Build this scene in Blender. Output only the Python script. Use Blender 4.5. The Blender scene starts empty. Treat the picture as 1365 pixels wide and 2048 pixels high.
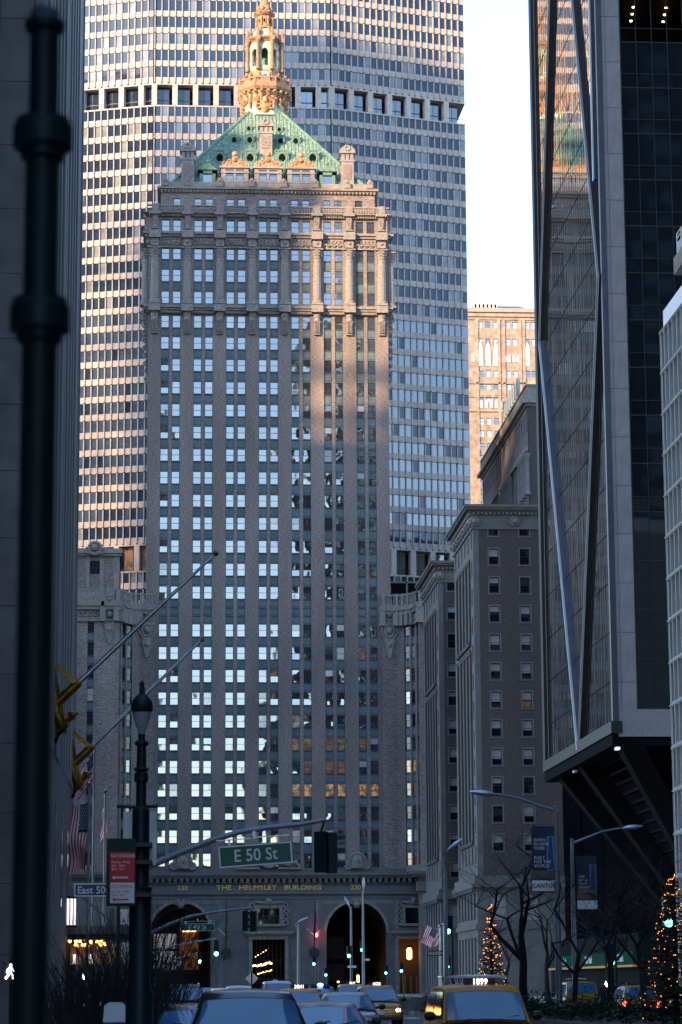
import bpy, bmesh, math, random
from mathutils import Vector, Matrix
random.seed(7)
R_ = math.radians
scn = bpy.context.scene
col = scn.collection

# ---------------------------------------------------------------- camera
FPX, EYE, ROLL, PSI, TH = 5100.0, 1.65, R_(0.31), R_(3.7572), R_(10.4994)
FW = Vector((math.sin(PSI)*math.cos(TH), math.cos(PSI)*math.cos(TH), math.sin(TH)))
RT0 = Vector((math.cos(PSI), -math.sin(PSI), 0.0)); UP0 = RT0.cross(FW)
RT = RT0*math.cos(ROLL) - UP0*math.sin(ROLL); UPV = RT0*math.sin(ROLL) + UP0*math.cos(ROLL)
CAMP = Vector((0, 0, EYE))
cd = bpy.data.cameras.new('camera'); cam = bpy.data.objects.new('camera', cd); col.objects.link(cam)
cd.sensor_fit = 'VERTICAL'; cd.sensor_height = 36.0; cd.lens = FPX/2048*36.0
cd.clip_start = 0.5; cd.clip_end = 6000
cd.dof.use_dof = True; cd.dof.focus_distance = 330.0; cd.dof.aperture_fstop = 7.0
cam.matrix_world = Matrix(((RT.x, UPV.x, -FW.x, 0), (RT.y, UPV.y, -FW.y, 0), (RT.z, UPV.z, -FW.z, EYE), (0, 0, 0, 1)))
scn.camera = cam

# ---------------------------------------------------------------- sky, sun, exposure
SUN_TX, SUN_TZ = 0.90, 0.42                      # low evening light from behind and to the left
sdir = Vector((SUN_TX, 1.0, -SUN_TZ)).normalized()
SUN_EL = math.asin(-sdir.z)
world = bpy.data.worlds.new('World'); scn.world = world; world.use_nodes = True
wn = world.node_tree.nodes; wl = world.node_tree.links
bg = wn['Background']
sky = wn.new('ShaderNodeTexSky'); sky.sky_type = 'NISHITA'; sky.sun_disc = False
sky.sun_elevation = SUN_EL
sky.sun_rotation = math.atan2(-sdir.x, -sdir.y)   # azimuth of the source direction, clockwise from +Y
sky.air_density = 0.9; sky.dust_density = 0.25; sky.ozone_density = 2.2
wl.new(sky.outputs[0], bg.inputs[0]); bg.inputs[1].default_value = 0.15
sl = bpy.data.lights.new('sun', 'SUN'); sun = bpy.data.objects.new('sun', sl); col.objects.link(sun)
sl.energy = 2.9; sl.angle = R_(1.1); sl.color = (1.0, 0.67, 0.38)
sun.rotation_euler = sdir.to_track_quat('-Z', 'Y').to_euler()
scn.view_settings.view_transform = 'Standard'; scn.view_settings.look = 'None'
scn.view_settings.exposure = 2.3; scn.view_settings.gamma = 1.0
scn.cycles.use_denoising = True
scn.cycles.max_bounces = 6; scn.cycles.glossy_bounces = 4; scn.cycles.diffuse_bounces = 3
scn.cycles.sample_clamp_indirect = 4.0

# ---------------------------------------------------------------- pixel -> place
def ray(px, py): return FW + RT*((px-682.5)/FPX) - UPV*((py-1024)/FPX)
def PY(px, py, Y): d = ray(px, py); return CAMP + d*(Y/d.y)
def PX(px, py, X): d = ray(px, py); return CAMP + d*(X/d.x)
def PZ(px, py, Z=0.0): d = ray(px, py); return CAMP + d*((Z-EYE)/d.z)

# ---------------------------------------------------------------- materials
MATS = {}
def M(name, c=(.5,.5,.5), rough=.7, metal=0., var=.12, scale=1., stretch=(1,1,1), bump=0., bscale=None, ior=None, emit=None, es=0., rnd=0., spec=None, c2=None, big=0.):
    m = bpy.data.materials.new(name); m.use_nodes = True; MATS[name] = m
    nt = m.node_tree; n = nt.nodes; l = nt.links; b = n['Principled BSDF']
    b.inputs['Roughness'].default_value = rough; b.inputs['Metallic'].default_value = metal
    if ior: b.inputs['IOR'].default_value = ior
    if spec is not None: b.inputs['Specular IOR Level'].default_value = spec
    tc = n.new('ShaderNodeTexCoord'); mp = n.new('ShaderNodeMapping'); mp.inputs['Scale'].default_value = stretch
    l.new(tc.outputs['Object'], mp.inputs[0])
    nz = n.new('ShaderNodeTexNoise'); nz.inputs['Scale'].default_value = scale; nz.inputs['Detail'].default_value = 6
    l.new(mp.outputs[0], nz.inputs['Vector'])
    rp = n.new('ShaderNodeValToRGB'); e = rp.color_ramp.elements
    lo = [max(0, x*(1-var)) for x in c]; hi = [min(1, x*(1+var)) for x in (c2 or c)]
    e[0].position = .32; e[1].position = .68; e[0].color = (*lo, 1); e[1].color = (*hi, 1)
    l.new(nz.outputs['Fac'], rp.inputs[0]); out = rp.outputs[0]
    if big:
        n2 = n.new('ShaderNodeTexNoise'); n2.inputs['Scale'].default_value = .12; n2.inputs['Detail'].default_value = 3
        mp2 = n.new('ShaderNodeMapping'); mp2.inputs['Scale'].default_value = (1, 1, .25)
        l.new(tc.outputs['Object'], mp2.inputs[0]); l.new(mp2.outputs[0], n2.inputs['Vector'])
        mr = n.new('ShaderNodeMapRange'); mr.inputs['From Min'].default_value = .3; mr.inputs['From Max'].default_value = .7
        mr.inputs['To Min'].default_value = 1-big; mr.inputs['To Max'].default_value = 1+big
        l.new(n2.outputs['Fac'], mr.inputs[0])
        vm = n.new('ShaderNodeVectorMath'); vm.operation = 'SCALE'; l.new(out, vm.inputs[0]); l.new(mr.outputs[0], vm.inputs['Scale']); out = vm.outputs[0]
    if rnd:
        oi = n.new('ShaderNodeObjectInfo'); mr = n.new('ShaderNodeMapRange')
        mr.inputs['To Min'].default_value = 1-rnd; mr.inputs['To Max'].default_value = 1+rnd
        l.new(oi.outputs['Random'], mr.inputs[0])
        vm = n.new('ShaderNodeVectorMath'); vm.operation = 'SCALE'; l.new(out, vm.inputs[0]); l.new(mr.outputs[0], vm.inputs['Scale']); out = vm.outputs[0]
    l.new(out, b.inputs['Base Color'])
    if bump:
        nb = n.new('ShaderNodeTexNoise'); nb.inputs['Scale'].default_value = bscale or scale; nb.inputs['Detail'].default_value = 0.4 if ior else 5
        bp = n.new('ShaderNodeBump'); bp.inputs['Strength'].default_value = 1.0; bp.inputs['Distance'].default_value = bump
        if ior:                                                     # old glass: every pane warps in its own way
            oi = n.new('ShaderNodeObjectInfo'); va = n.new('ShaderNodeVectorMath'); va.operation = 'ADD'
            sc_ = n.new('ShaderNodeMath'); sc_.operation = 'MULTIPLY'; sc_.inputs[1].default_value = 90
            l.new(oi.outputs['Random'], sc_.inputs[0]); l.new(mp.outputs[0], va.inputs[0]); l.new(sc_.outputs[0], va.inputs[1]); l.new(va.outputs[0], nb.inputs['Vector'])
        else: l.new(mp.outputs[0], nb.inputs['Vector'])
        l.new(nb.outputs['Fac'], bp.inputs['Height']); l.new(bp.outputs[0], b.inputs['Normal'])
    if emit:
        b.inputs['Emission Color'].default_value = (*emit, 1); b.inputs['Emission Strength'].default_value = es
        if var >= .4:                                                # a room behind the glass: uneven warm patches
            r2 = n.new('ShaderNodeValToRGB'); q = r2.color_ramp.elements; q[0].position = .42; q[1].position = .62; q[0].color = (*[x*.10 for x in emit], 1); q[1].color = (*emit, 1)
            n3 = n.new('ShaderNodeTexNoise'); n3.inputs['Scale'].default_value = scale*1.3; oi = n.new('ShaderNodeObjectInfo'); va = n.new('ShaderNodeVectorMath'); va.operation = 'ADD'
            ml = n.new('ShaderNodeMath'); ml.operation = 'MULTIPLY'; ml.inputs[1].default_value = 70; l.new(oi.outputs['Random'], ml.inputs[0]); l.new(mp.outputs[0], va.inputs[0]); l.new(ml.outputs[0], va.inputs[1]); l.new(va.outputs[0], n3.inputs['Vector'])
            l.new(n3.outputs['Fac'], r2.inputs[0]); l.new(r2.outputs[0], b.inputs['Emission Color'])
    return m

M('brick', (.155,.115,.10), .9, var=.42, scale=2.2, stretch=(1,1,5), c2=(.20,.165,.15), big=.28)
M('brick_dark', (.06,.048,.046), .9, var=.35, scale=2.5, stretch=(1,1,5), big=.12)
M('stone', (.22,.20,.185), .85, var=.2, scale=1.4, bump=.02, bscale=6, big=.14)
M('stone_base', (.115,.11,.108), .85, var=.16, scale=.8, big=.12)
M('ornament_stone', (.20,.18,.165), .85, var=.3, scale=3, bump=.04, bscale=5)
M('tan_stone', (.22,.172,.14), .85, var=.3, scale=.6, big=.15)
M('limestone', (.15,.138,.135), .85, var=.22, scale=.7, big=.25)
M('limestone_rib', (.25,.24,.235), .8, var=.1, scale=1.2, stretch=(1,1,.3))
M('spandrel', (.075,.115,.13), .55, var=.25, scale=1.5, rnd=.2)
M('spandrel_dark', (.035,.045,.05), .6, var=.2)
M('sash', (.018,.017,.02), .5)
M('copper_green', (.085,.155,.125), .8, var=.4, scale=1.3, stretch=(2.5,2.5,.5), c2=(.155,.235,.18), big=.15)
M('copper_pale', (.25,.33,.26), .8, var=.3, scale=1.2, c2=(.36,.40,.30))
M('copper_trim', (.10,.19,.14), .75, var=.3, scale=2)
M('bronze_gold', (.27,.125,.055), .6, metal=.2, var=.4, scale=3, c2=(.38,.20,.10))
M('terracotta', (.26,.155,.095), .8, var=.35, scale=2)
M('concrete', (.315,.285,.27), .85, var=.12, scale=1.5, bump=.01, bscale=9, big=.14)
M('concrete_fin', (.29,.265,.25), .85, var=.1, scale=1.5)
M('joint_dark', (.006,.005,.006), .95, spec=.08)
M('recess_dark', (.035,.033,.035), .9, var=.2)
G1 = dict(rough=.03, ior=2.45, var=.2)
M('pane_glass', (.03,.035,.04), bump=.006, bscale=.8, **G1)
M('pane_glass_wavy', (.03,.035,.04), bump=.05, bscale=.6, **G1)
M('pane_blind', (.30,.31,.31), rough=.12, ior=2.35, var=.1, bump=.004, bscale=.8)
M('pane_lit', (.25,.15,.08), rough=.1, ior=1.8, var=.5, scale=1.2, bump=.004, emit=(1.,.55,.22), es=.07)
M('pane_dim', (.12,.08,.05), rough=.08, ior=1.8, var=.5, scale=1.2, bump=.004, emit=(1.,.55,.25), es=.018)
M('tower_glass', (.010,.022,.045), rough=.04, ior=1.6, var=.3, bump=.01, bscale=.5)
M('tower_glass_pale', (.13,.14,.15), rough=.06, ior=1.75, var=.25, bump=.008, bscale=.5)
M('tower_glass_clear', (.03,.05,.08), rough=.03, ior=2.4, var=.2, bump=.025, bscale=.35)
M('mirror_glass', (.78,.70,.62), rough=.02, metal=1.0, ior=1.5, bump=.012, bscale=1.0, stretch=(1,.9,.12))
M('dark_glass', (.006,.008,.011), rough=.04, ior=1.55, bump=.02, bscale=.5)
M('bronze_dark', (.011,.010,.011), .55, var=.15, spec=.3)
M('bronze_blue', (.055,.055,.07), .35, metal=.5, var=.15)
M('granite_panel', (.20,.175,.18), .7, var=.12, scale=3, rnd=.05)
M('white_precast', (.33,.33,.32), .8, var=.07, scale=1.2)
M('roof_membrane', (.78,.78,.78), .6, var=.05)
M('roof_slate', (.05,.07,.10), .6)
M('asphalt', (.045,.045,.048), .8, var=.3, scale=.8, bump=.006, bscale=30)
M('sidewalk', (.22,.215,.21), .85, var=.15, scale=.8)
M('kerb_stone', (.26,.255,.25), .8)
M('road_paint', (.62,.62,.60), .7, var=.2, scale=3)
M('soil', (.05,.035,.025), .95, var=.4, scale=3)
M('green_paint', (.003,.013,.014), .5, var=.25, scale=3, spec=.3)
M('pole_grey', (.20,.24,.26), .5, metal=.4)
M('pole_dark', (.012,.016,.018), .5)
M('aluminium', (.42,.45,.48), .35, metal=.7)
M('gold_leaf', (.24,.135,.02), .4, metal=.75, var=.35, scale=5, bump=.02, bscale=9)
M('lamp_glass', (.30,.33,.34), .15, var=.1)
M('sign_green', (.003,.11,.06), .5, var=.1)
M('sign_white', (.72,.72,.70), .5, var=.04)
M('sign_red', (.60,.010,.018), .5, var=.08)
M('sign_blue', (.012,.035,.11), .5, var=.08)
M('sign_navy', (.01,.02,.06), .5, var=.2, scale=1)
M('sign_black', (.012,.012,.014), .5)
M('sign_orange', (.60,.20,.02), .6)
M('banner_navy', (.012,.03,.075), .7, var=.35, scale=.9)
M('banner_sky', (.07,.20,.42), .7, var=.3, scale=.6)
M('banner_sand', (.12,.09,.06), .8, var=.4, scale=1.5)
M('flag_red', (.55,.015,.035), .8)
M('flag_white', (.72,.70,.68), .8, var=.05)
M('flag_blue', (.012,.02,.09), .8)
M('bark', (.014,.011,.010), .95, var=.4, scale=4)
M('twig', (.022,.018,.017), .95, var=.3)
M('needles', (.018,.035,.016), .9, var=.5, scale=3)
M('hedge_leaf', (.02,.035,.016), .9, var=.5, scale=3)
M('fairy_light', (1,.5,.1), .5, emit=(1.,.27,.03), es=1.1)
M('lantern_lit', (1,1,1), .5, emit=(1.,.9,.93), es=.22)
M('digit_lit', (1,1,1), .5, emit=(1.,.85,.85), es=.6)
M('lamp_warm', (1,.7,.4), .5, emit=(1.,.55,.2), es=3.)
M('lamp_amber', (1,.6,.2), .5, emit=(1.,.40,.07), es=4.)
M('lamp_white', (1,1,1), .5, emit=(1.,.93,.97), es=5.)
M('lamp_green', (.1,1,.6), .5, emit=(.06,1.,.50), es=6.)
M('lamp_red', (1,.1,.1), .5, emit=(1.,.08,.06), es=5.)
M('lamp_blue', (.1,.2,1), .5, emit=(.05,.15,1.), es=9.)
M('head_light', (1,1,1), .3, emit=(.95,.85,1.), es=7.)
M('taxi_yellow', (.50,.20,.010), .35, var=.05, spec=.25)
M('paint_black', (.008,.009,.012), .25, var=.05, spec=.22)
M('paint_navy', (.014,.013,.024), .22, var=.05, spec=.22)
M('paint_white', (.55,.57,.60), .25, var=.04)
M('paint_silver', (.14,.15,.18), .3, metal=.3, var=.04, spec=.3)
M('car_glass', (.03,.14,.27), .05, ior=1.85, var=.2)  # blue of the mirrored sky is put into the base colour
M('rubber', (.012,.012,.012), .85)
M('chrome', (.55,.56,.58), .15, metal=1.)
M('plastic_black', (.015,.015,.016), .55)
M('cloth_dark', (.018,.018,.022), .9)
M('cloth_denim', (.03,.06,.12), .9)
M('cloth_brown', (.06,.04,.03), .9)
M('skin', (.30,.19,.14), .6)
M('hair', (.02,.014,.01), .8)
M('awning_green', (.003,.045,.022), .9, spec=.08)
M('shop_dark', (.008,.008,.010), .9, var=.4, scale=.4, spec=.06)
M('letter_gold', (.62,.44,.14), .4, metal=.3, var=.2)
M('orange_wall', (.35,.13,.04), .7, var=.6, scale=.9, emit=(1.,.35,.08), es=.03)
M('pale_glow', (.40,.40,.40), .8, var=.1, emit=(.8,.85,.9), es=.05)  # faint glow painted in for the lit view beyond the arch

# ---------------------------------------------------------------- mesh builder
class MB:
    def __init__(s): s.v = []; s.f = []; s.m = []; s.x = None
    def add(s, vs, fs, m=0):
        b = len(s.v)
        if s.x is not None: vs = [s.x @ Vector(p) for p in vs]
        s.v.extend([tuple(p) for p in vs]); s.f.extend([tuple(b+i for i in q) for q in fs]); s.m.extend([m]*len(fs)); return s
    def box(s, x0, x1, y0, y1, z0, z1, m=0):
        return s.add([(x0,y0,z0),(x1,y0,z0),(x1,y1,z0),(x0,y1,z0),(x0,y0,z1),(x1,y0,z1),(x1,y1,z1),(x0,y1,z1)],
              [(0,3,2,1),(4,5,6,7),(0,1,5,4),(1,2,6,5),(2,3,7,6),(3,0,4,7)], m)
    def frus(s, a, b, m=0):          # a,b = (x0,x1,y0,y1,z) bottom and top
        return s.add([(a[0],a[2],a[4]),(a[1],a[2],a[4]),(a[1],a[3],a[4]),(a[0],a[3],a[4]),(b[0],b[2],b[4]),(b[1],b[2],b[4]),(b[1],b[3],b[4]),(b[0],b[3],b[4])],
              [(0,3,2,1),(4,5,6,7),(0,1,5,4),(1,2,6,5),(2,3,7,6),(3,0,4,7)], m)
    def tube(s, pts, rs, n=8, m=0, cap=True):
        pts = [Vector(p) for p in pts]
        if not isinstance(rs, (list, tuple)): rs = [rs]*len(pts)
        vs = []; fs = []
        for i, p in enumerate(pts):
            d = (pts[min(i+1, len(pts)-1)] - pts[max(i-1, 0)])
            d = d.normalized() if d.length > 1e-9 else Vector((0,0,1))
            a = d.cross(Vector((0,0,1)) if abs(d.z) < .95 else Vector((1,0,0))).normalized(); c = d.cross(a)
            for k in range(n):
                t = 2*math.pi*k/n; vs.append(p + (a*math.cos(t) + c*math.sin(t))*rs[i])
        for i in range(len(pts)-1):
            for k in range(n): fs.append((i*n+k, i*n+(k+1)%n, (i+1)*n+(k+1)%n, (i+1)*n+k))
        if cap: fs.append(tuple(range(n-1, -1, -1))); fs.append(tuple((len(pts)-1)*n+k for k in range(n)))
        return s.add(vs, fs, m)
    def lathe(s, prof, n=12, c=(0,0,0), m=0, ph=0., cap=True):
        vs = []; fs = []
        for r, z in prof:
            for k in range(n):
                t = 2*math.pi*(k+ph)/n; vs.append((c[0]+r*math.cos(t), c[1]+r*math.sin(t), c[2]+z))
        for i in range(len(prof)-1):
            for k in range(n): fs.append((i*n+k, i*n+(k+1)%n, (i+1)*n+(k+1)%n, (i+1)*n+k))
        if cap: fs.append(tuple(range(n-1, -1, -1))); fs.append(tuple((len(prof)-1)*n+k for k in range(n)))
        return s.add(vs, fs, m)
    def prism(s, poly, y0, y1, m=0):     # polygon in x,z extruded in y
        n = len(poly)
        return s.add([(p[0], y0, p[1]) for p in poly] + [(p[0], y1, p[1]) for p in poly],
              [tuple(range(n)), tuple(range(2*n-1, n-1, -1))] + [(i, n+i, n+(i+1)%n, (i+1)%n) for i in range(n)], m)
    def sph(s, c, r, m=0, n=8, sz=1.):
        k = max(3, n//2)
        return s.lathe([(max(1e-4, r*math.sin(math.pi*i/k)), -r*sz*math.cos(math.pi*i/k)) for i in range(k+1)], n, c, m)
    def torus(s, c, R, r, ax='y', n=16, k=6, m=0, sx=1.):
        vs = []; fs = []
        for i in range(n):
            a = 2*math.pi*i/n
            for j in range(k):
                b = 2*math.pi*j/k; q = (R+r*math.cos(b)); p = (q*math.cos(a)*sx, r*math.sin(b), q*math.sin(a))
                if ax == 'z': p = (p[0], p[2], p[1])
                if ax == 'x': p = (p[1], p[0], p[2])
                vs.append((c[0]+p[0], c[1]+p[1], c[2]+p[2]))
        for i in range(n):
            for j in range(k): fs.append((i*k+j, ((i+1)%n)*k+j, ((i+1)%n)*k+(j+1)%k, i*k+(j+1)%k))
        return s.add(vs, fs, m)
    def mesh(s, name, mats, off=None, smooth=False, fix=True):
        me = bpy.data.meshes.new(name)
        v = s.v if off is None else [(p[0]-off[0], p[1]-off[1], p[2]-off[2]) for p in s.v]
        me.from_pydata(v, [], s.f)
        for a in mats: me.materials.append(MATS[a])
        if len(mats) > 1: me.polygons.foreach_set('material_index', s.m)
        if fix:
            bm = bmesh.new(); bm.from_mesh(me); bmesh.ops.recalc_face_normals(bm, faces=bm.faces); bm.to_mesh(me); bm.free()
        if smooth:
            me.polygons.foreach_set('use_smooth', [True]*len(me.polygons)); me.set_sharp_from_angle(angle=R_(40))
        me.update(); return me

ORG = {}
def tag(o, label=None, cat=None, group=None, kind=None):
    if label: o['label'] = label
    if cat: o['category'] = cat
    if group: o['group'] = group
    if kind: o['kind'] = kind
    return o
def root(name, loc, label, cat, group=None, rz=0.):
    o = bpy.data.objects.new(name, None); col.objects.link(o); o.location = loc; o.rotation_euler = (0,0,rz)
    o.empty_display_size = .3; ORG[o.name] = Vector(loc); return tag(o, label, cat, group)
def put(me, name, parent=None, loc=(0,0,0), rot=(0,0,0)):
    o = bpy.data.objects.new(name, me); col.objects.link(o); o.parent = parent; o.location = loc; o.rotation_euler = rot
    ORG[o.name] = (ORG[parent.name] if parent else Vector((0,0,0))); return o
def part(mb, name, mats, parent, smooth=False, kind=None):        # mesh given in world metres
    mats = [mats] if isinstance(mats, str) else mats
    o = put(mb.mesh(name, mats, ORG[parent.name], smooth), name, parent)
    if kind: o['kind'] = kind
    return o
def at(me, name, parent, w, rz=0., ry=0., rx=0.):                 # shared mesh placed at a world point under parent
    w = Vector(w) - ORG[parent.name]; return put(me, name, parent, w, (rx, ry, rz))
def solo(mb, name, mats, label, cat, group=None, smooth=False, kind=None, base=None):
    mats = [mats] if isinstance(mats, str) else mats
    b = Vector(base or (0,0,0)); o = put(mb.mesh(name, mats, b, smooth), name, None, b)
    return tag(o, label, cat, group, kind)
def text_mesh(s, size, matname, ext=.01, sx=1., align='CENTER', off=0.):
    cu = bpy.data.curves.new('t', 'FONT'); cu.body = s; cu.size = size; cu.extrude = ext; cu.align_x = align; cu.align_y = 'CENTER'; cu.offset = off
    cu.resolution_u = 3
    o = bpy.data.objects.new('t', cu); col.objects.link(o); bpy.context.view_layer.update()
    me = bpy.data.meshes.new_from_object(o.evaluated_get(bpy.context.evaluated_depsgraph_get()))
    bpy.data.objects.remove(o); bpy.data.curves.remove(cu)
    me.transform(Matrix.Diagonal((sx,1,1,1))); me.transform(Matrix.Rotation(R_(90), 4, 'X'))     # stands up, faces -Y
    me.materials.clear(); me.materials.append(MATS[matname]); return me
def XF(x, y, z, deg): return Matrix.Translation((x,y,z)) @ Matrix.Rotation(R_(deg), 4, 'Z')
def grid_wall(mb, X0, X1, Z0, Z1, cols, rows, y0, y1, m=0):       # wall with real openings; cols, rows are sorted (a,b)
    x = X0
    for a, b in list(cols) + [(X1, X1)]:
        if a > x: mb.box(x, a, y0, y1, Z0, Z1, m)
        if b > a:
            z = Z0
            for c, d in list(rows) + [(Z1, Z1)]:
                if c > z: mb.box(a, b, y0, y1, z, c, m)
                z = d
        x = b
def win_mesh(w, h, fr=.07, dep=.1, rail=True, vbar=0, name='window', mats=('sash',)):   # origin: bottom centre, faces -Y
    mb = MB(); a = w/2
    mb.box(-a, -a+fr, 0, dep, 0, h); mb.box(a-fr, a, 0, dep, 0, h); mb.box(-a+fr, a-fr, 0, dep, h-fr, h); mb.box(-a+fr, a-fr, 0, dep, 0, fr)
    if rail: mb.box(-a+fr, a-fr, .01, dep-.01, h*.5-fr*.4, h*.5+fr*.4)
    for k in range(vbar):
        x = -a + w*(k+1)/(vbar+1); mb.box(x-fr*.3, x+fr*.3, .015, dep-.015, fr, h-fr)
    return mb.mesh(name, list(mats))
def pane_mesh(w, h, matname, y=.06, tilt=.004, fr=.07, top=None):           # two sashes, each slightly out of true
    mb = MB(); a = w/2-fr; r = random
    for z0, z1 in ((fr, h*.5), (h*.5, h-fr)):
        t = [r.uniform(-tilt, tilt) for _ in range(3)]; yy = y + (.02 if z0 == fr else 0)
        mb.add([(-a, yy+t[0], z0), (a, yy+t[1], z0), (a, yy+t[1]+t[2], z1), (-a, yy+t[0]+t[2], z1)], [(0,1,2,3)], 0 if z0 == fr else 1)
    return mb.mesh('pane', [matname, top or matname], fix=False)

# ================================================================ GROUND
def ground():
    mb = MB(); mb.box(-900, 900, -700, 1500, -.4, 0.0)
    tag(solo(mb, 'road', 'asphalt', None, None, kind='structure'))
    mb = MB(); mb.box(-30, -.9, -60, 405, 0.004, .15); mb.box(-.9, -.7, -60, 405, .004, .16, 1)
    solo(mb, 'pavement', ['sidewalk', 'kerb_stone'], None, None, kind='structure')
    mb = MB(); mb.box(32.2, 60, -60, 405, 0.004, .15); mb.box(32.0, 32.2, -60, 405, .004, .16, 1)
    solo(mb, 'pavement', ['sidewalk', 'kerb_stone'], None, None, kind='structure')
    for y0, y1 in ((70, 122), (140, 205), (222, 290)):
        mb = MB(); mb.box(13.0, 21.4, y0, y1, .004, .16, 1); mb.box(13.4, 21.0, y0+.4, y1-.4, .165, .34, 0)
        solo(mb, 'median', ['soil', 'kerb_stone'], None, None, kind='structure')
    r = random.Random(3)
    for Y in (52.0, 126.0, 208.0):
        for k in range(10):
            x = .2 + k*1.25; mb = MB(); mb.box(x, x+.6, Y, Y+3.2, .002, .006)
            solo(mb, 'crosswalk_stripe', 'road_paint', None, None, kind='structure')
    for x in (2.7, 6.0, 9.3):
        for k in range(34):
            y = 10 + k*9.; mb = MB(); mb.box(x-.06, x+.06, y, y+3, .002, .006)
            solo(mb, 'lane_line', 'road_paint', None, None, kind='structure')
ground()

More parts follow.
